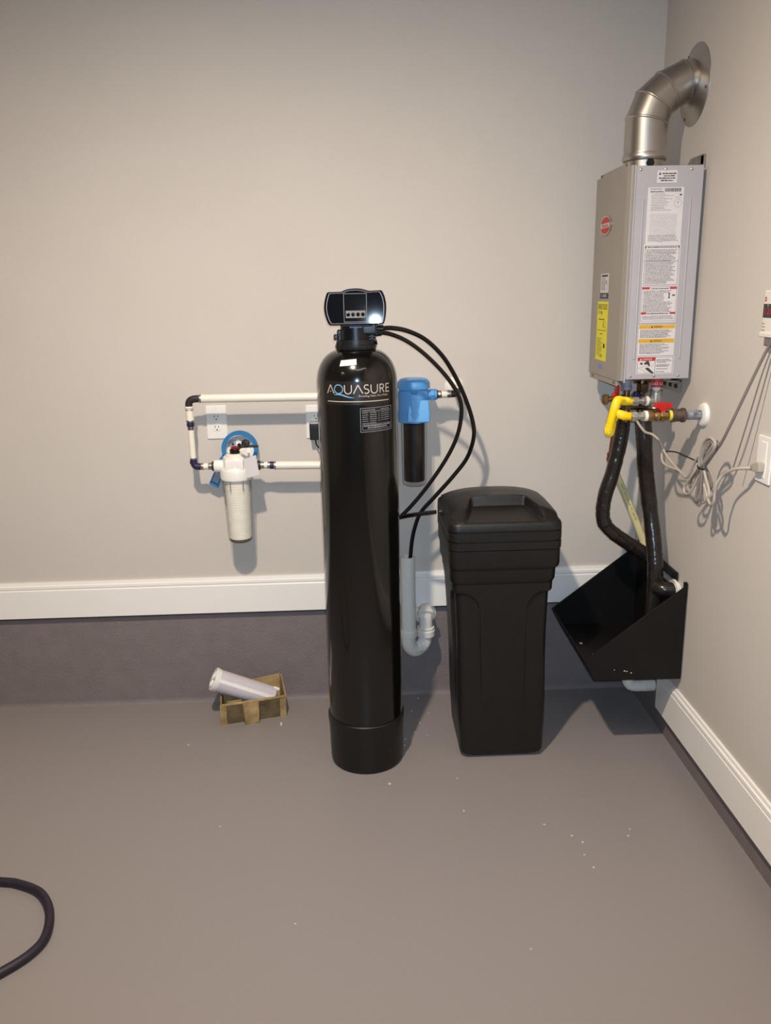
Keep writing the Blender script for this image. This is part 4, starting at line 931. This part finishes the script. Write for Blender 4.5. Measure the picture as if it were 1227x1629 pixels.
# ------------------------------------------------------------------ moulded pulp tray with spent cartridge
tr = thing('pulp_tray', 'brown moulded pulp tray on the floor left of the softener tank', 'tray', (-.44, 2.93, 0))
fl_, fr_, bl_, br_ = V((-.552, 2.858, 0)), V((-.318, 2.914, 0)), V((-.568, 2.975, 0)), V((-.345, 3.030, 0))
def wallp(a, b, za, zb, th, out=.008):
    """tray wall from a to b with slight outward lean"""
    d_ = (b - a).normalized(); nrm = V((d_.y, -d_.x, 0)); Z = V((0, 0, 1))
    bot = [a, b]; m_ = MB()
    vs = [a, b, b + nrm * out + Z * zb, a + nrm * out + Z * za]
    m_.prism(vs, -nrm * th, .0015); return m_
obj('front_wall', wallp(fl_, fr_, .086, .088, .006), 'carton_dark', tr, label='darker front wall')
obj('front_rim', MB().prism([fl_ + V((.0, -.0095, .083)), fr_ + V((.002, -.0095, .085)), fr_ + V((.002, -.001, .0885)), fl_ + V((0, -.001, .0865))], (0, 0, .003)), 'carton', tr)
obj('right_wall', wallp(fr_, br_, .088, .125, .006), 'carton', tr)
obj('rear_wall', wallp(br_, bl_, .125, .105, .006), 'carton', tr)
obj('left_wall', wallp(bl_, fl_, .105, .086, .006), 'carton', tr)
obj('tray_base', MB().prism([fl_, fr_, br_, bl_], (0, 0, .006)), 'carton', tr)
dd = (fr_ - fl_).normalized(); nn = V((dd.y, -dd.x, 0))
def fp(s_, o_, z): q = fl_ + dd * s_ + nn * o_; return V((q.x, q.y, z))
bul = MB().loft([[fp(.078, 0, 0), fp(.082, .026, 0), fp(.108, .018, 0), fp(.134, .026, 0), fp(.138, 0, 0)],
                 [fp(.076, .004, .045), fp(.080, .030, .045), fp(.108, .024, .045), fp(.136, .030, .045), fp(.140, .004, .045)],
                 [fp(.074, .004, .084), fp(.078, .016, .086), fp(.108, .016, .087), fp(.138, .016, .087), fp(.142, .004, .085)]])
obj('front_rib', bul, 'carton', tr)
for s_ in (.002, .232):
    obj('corner_rib', MB().loft([[fp(s_ - .012, -.004, 0), fp(s_ - .012, .006, 0), fp(s_ + .012, .006, 0), fp(s_ + .012, -.004, 0)], [fp(s_ - .012, .0, .082), fp(s_ - .012, .010, .082), fp(s_ + .012, .010, .082), fp(s_ + .012, .0, .082)]]), 'carton', tr)
obj('inner_divider', MB().prism([fp(.02, -.012, .006), fp(.075, -.012, .006), fp(.075, -.012, .090), fp(.02, -.012, .088)], nn * -.006, .001), 'carton', tr)
sf = thing('spent_cartridge', 'pale grey cylindrical filter cartridge leaning out of the pulp tray', 'filter cartridge', (-.46, 2.95, .05))
a_, b_ = V((-.583, 2.922, .162)), V((-.372, 2.962, .056)); ax = b_ - a_; Lc = ax.length
obj('filter_body', MB().lathe(a_, ax, [(.004, .0420), (.01, .0435), (Lc - .01, .0435), (Lc, .043)], 40), 'cart', sf)
sd = ax.normalized(); sv = V((0, -.85, .5)); sv = (sv - sd * sv.dot(sd)).normalized(); sw = sd.cross(sv)
obj('seam_strip', MB().prism([a_ + sd * .01 + sv * .0432 + sw * .007, a_ + sd * .01 + sv * .0432 - sw * .007, b_ + sv * .0432 - sw * .007, b_ + sv * .0432 + sw * .007], sv * .0012), 'white', sf)
cap = MB().lathe(a_, -ax, [(-.012, .0440), (.0, .0465), (.006, .0465), (.009, .044), (.009, .034), (.004, .033), (.004, 0)], 40)
cpo = obj('end_cap', cap, 'white', sf)
tt = sd.cross(V((0, 0, 1))).normalized(); uu = tt.cross(sd).normalized()
for sg, nm_ in ((1, 'u'), (-1, 'l')):
    cc_ = a_ - sd * .008 + uu * .017 * sg
    obj('cap_loop', MB().torus(cc_, sd, .0145, .0042, 24, 8), 'white', cpo)
obj('end_nib', MB().cyl(b_ + uu * .040 - sd * .012, b_ + uu * .040 + sd * .012, .008, bev=.002), 'white', sf)

# ------------------------------------------------------------------ floor hose and flecks
hpz = .012
hs = [(-1.75, 2.10), (-1.40, 2.06), (-1.18, 2.025), (-1.052, 2.004), (-.996, 1.992), (-.92, 1.952), (-.868, 1.88), (-.845, 1.79), (-.862, 1.73), (-.915, 1.672), (-.99, 1.615), (-1.10, 1.55), (-1.35, 1.44), (-1.7, 1.36)]
obj('floor_hose', MB().tube([(x, y, hpz) for x, y in hs], hpz, 14, 8), 'hose', label='thick black hose curving on the floor at the lower left', cat='hose')
fk = MB()
for i, (x, y) in enumerate([(.072, 2.425), (.302, 2.261), (.541, 2.176), (.636, 2.086), (.626, 2.029), (-.467, 2.230), (-.330, 2.851), (.212, 3.02), (.180, 2.753), (.204, 2.821), (.225, 2.727), (.142, 2.706), (.137, 2.663), (.179, 2.916), (.244, 2.892), (.612, 2.117), (-.661, 2.722), (.781, 2.106), (.397, 1.686), (-.203, 1.806), (.796, 2.138), (.302, 2.443), (.638, 1.974)]):
    s_ = rnd.uniform(.0015, .0034) * (1.9 if i in (3, 6, 0) else 1); an = rnd.uniform(0, PI); st = 3.4 if i in (6,) else rnd.uniform(1, 1.8)
    e1, e2 = V((math.cos(an), math.sin(an), 0)) * s_ * st, V((-math.sin(an), math.cos(an), 0)) * s_
    c = V((x, y, 0)); fk.prism([c - e1 - e2 * .6, c + e1 * .3 - e2, c + e1 + e2 * .2, c + e2, c - e1 * .8 + e2 * .5], (0, 0, .0015))
o = obj('floor_flecks', fk, 'fleck', label='scattered tiny white plaster flecks on the grey floor', cat='debris', kind='stuff', smooth=0)
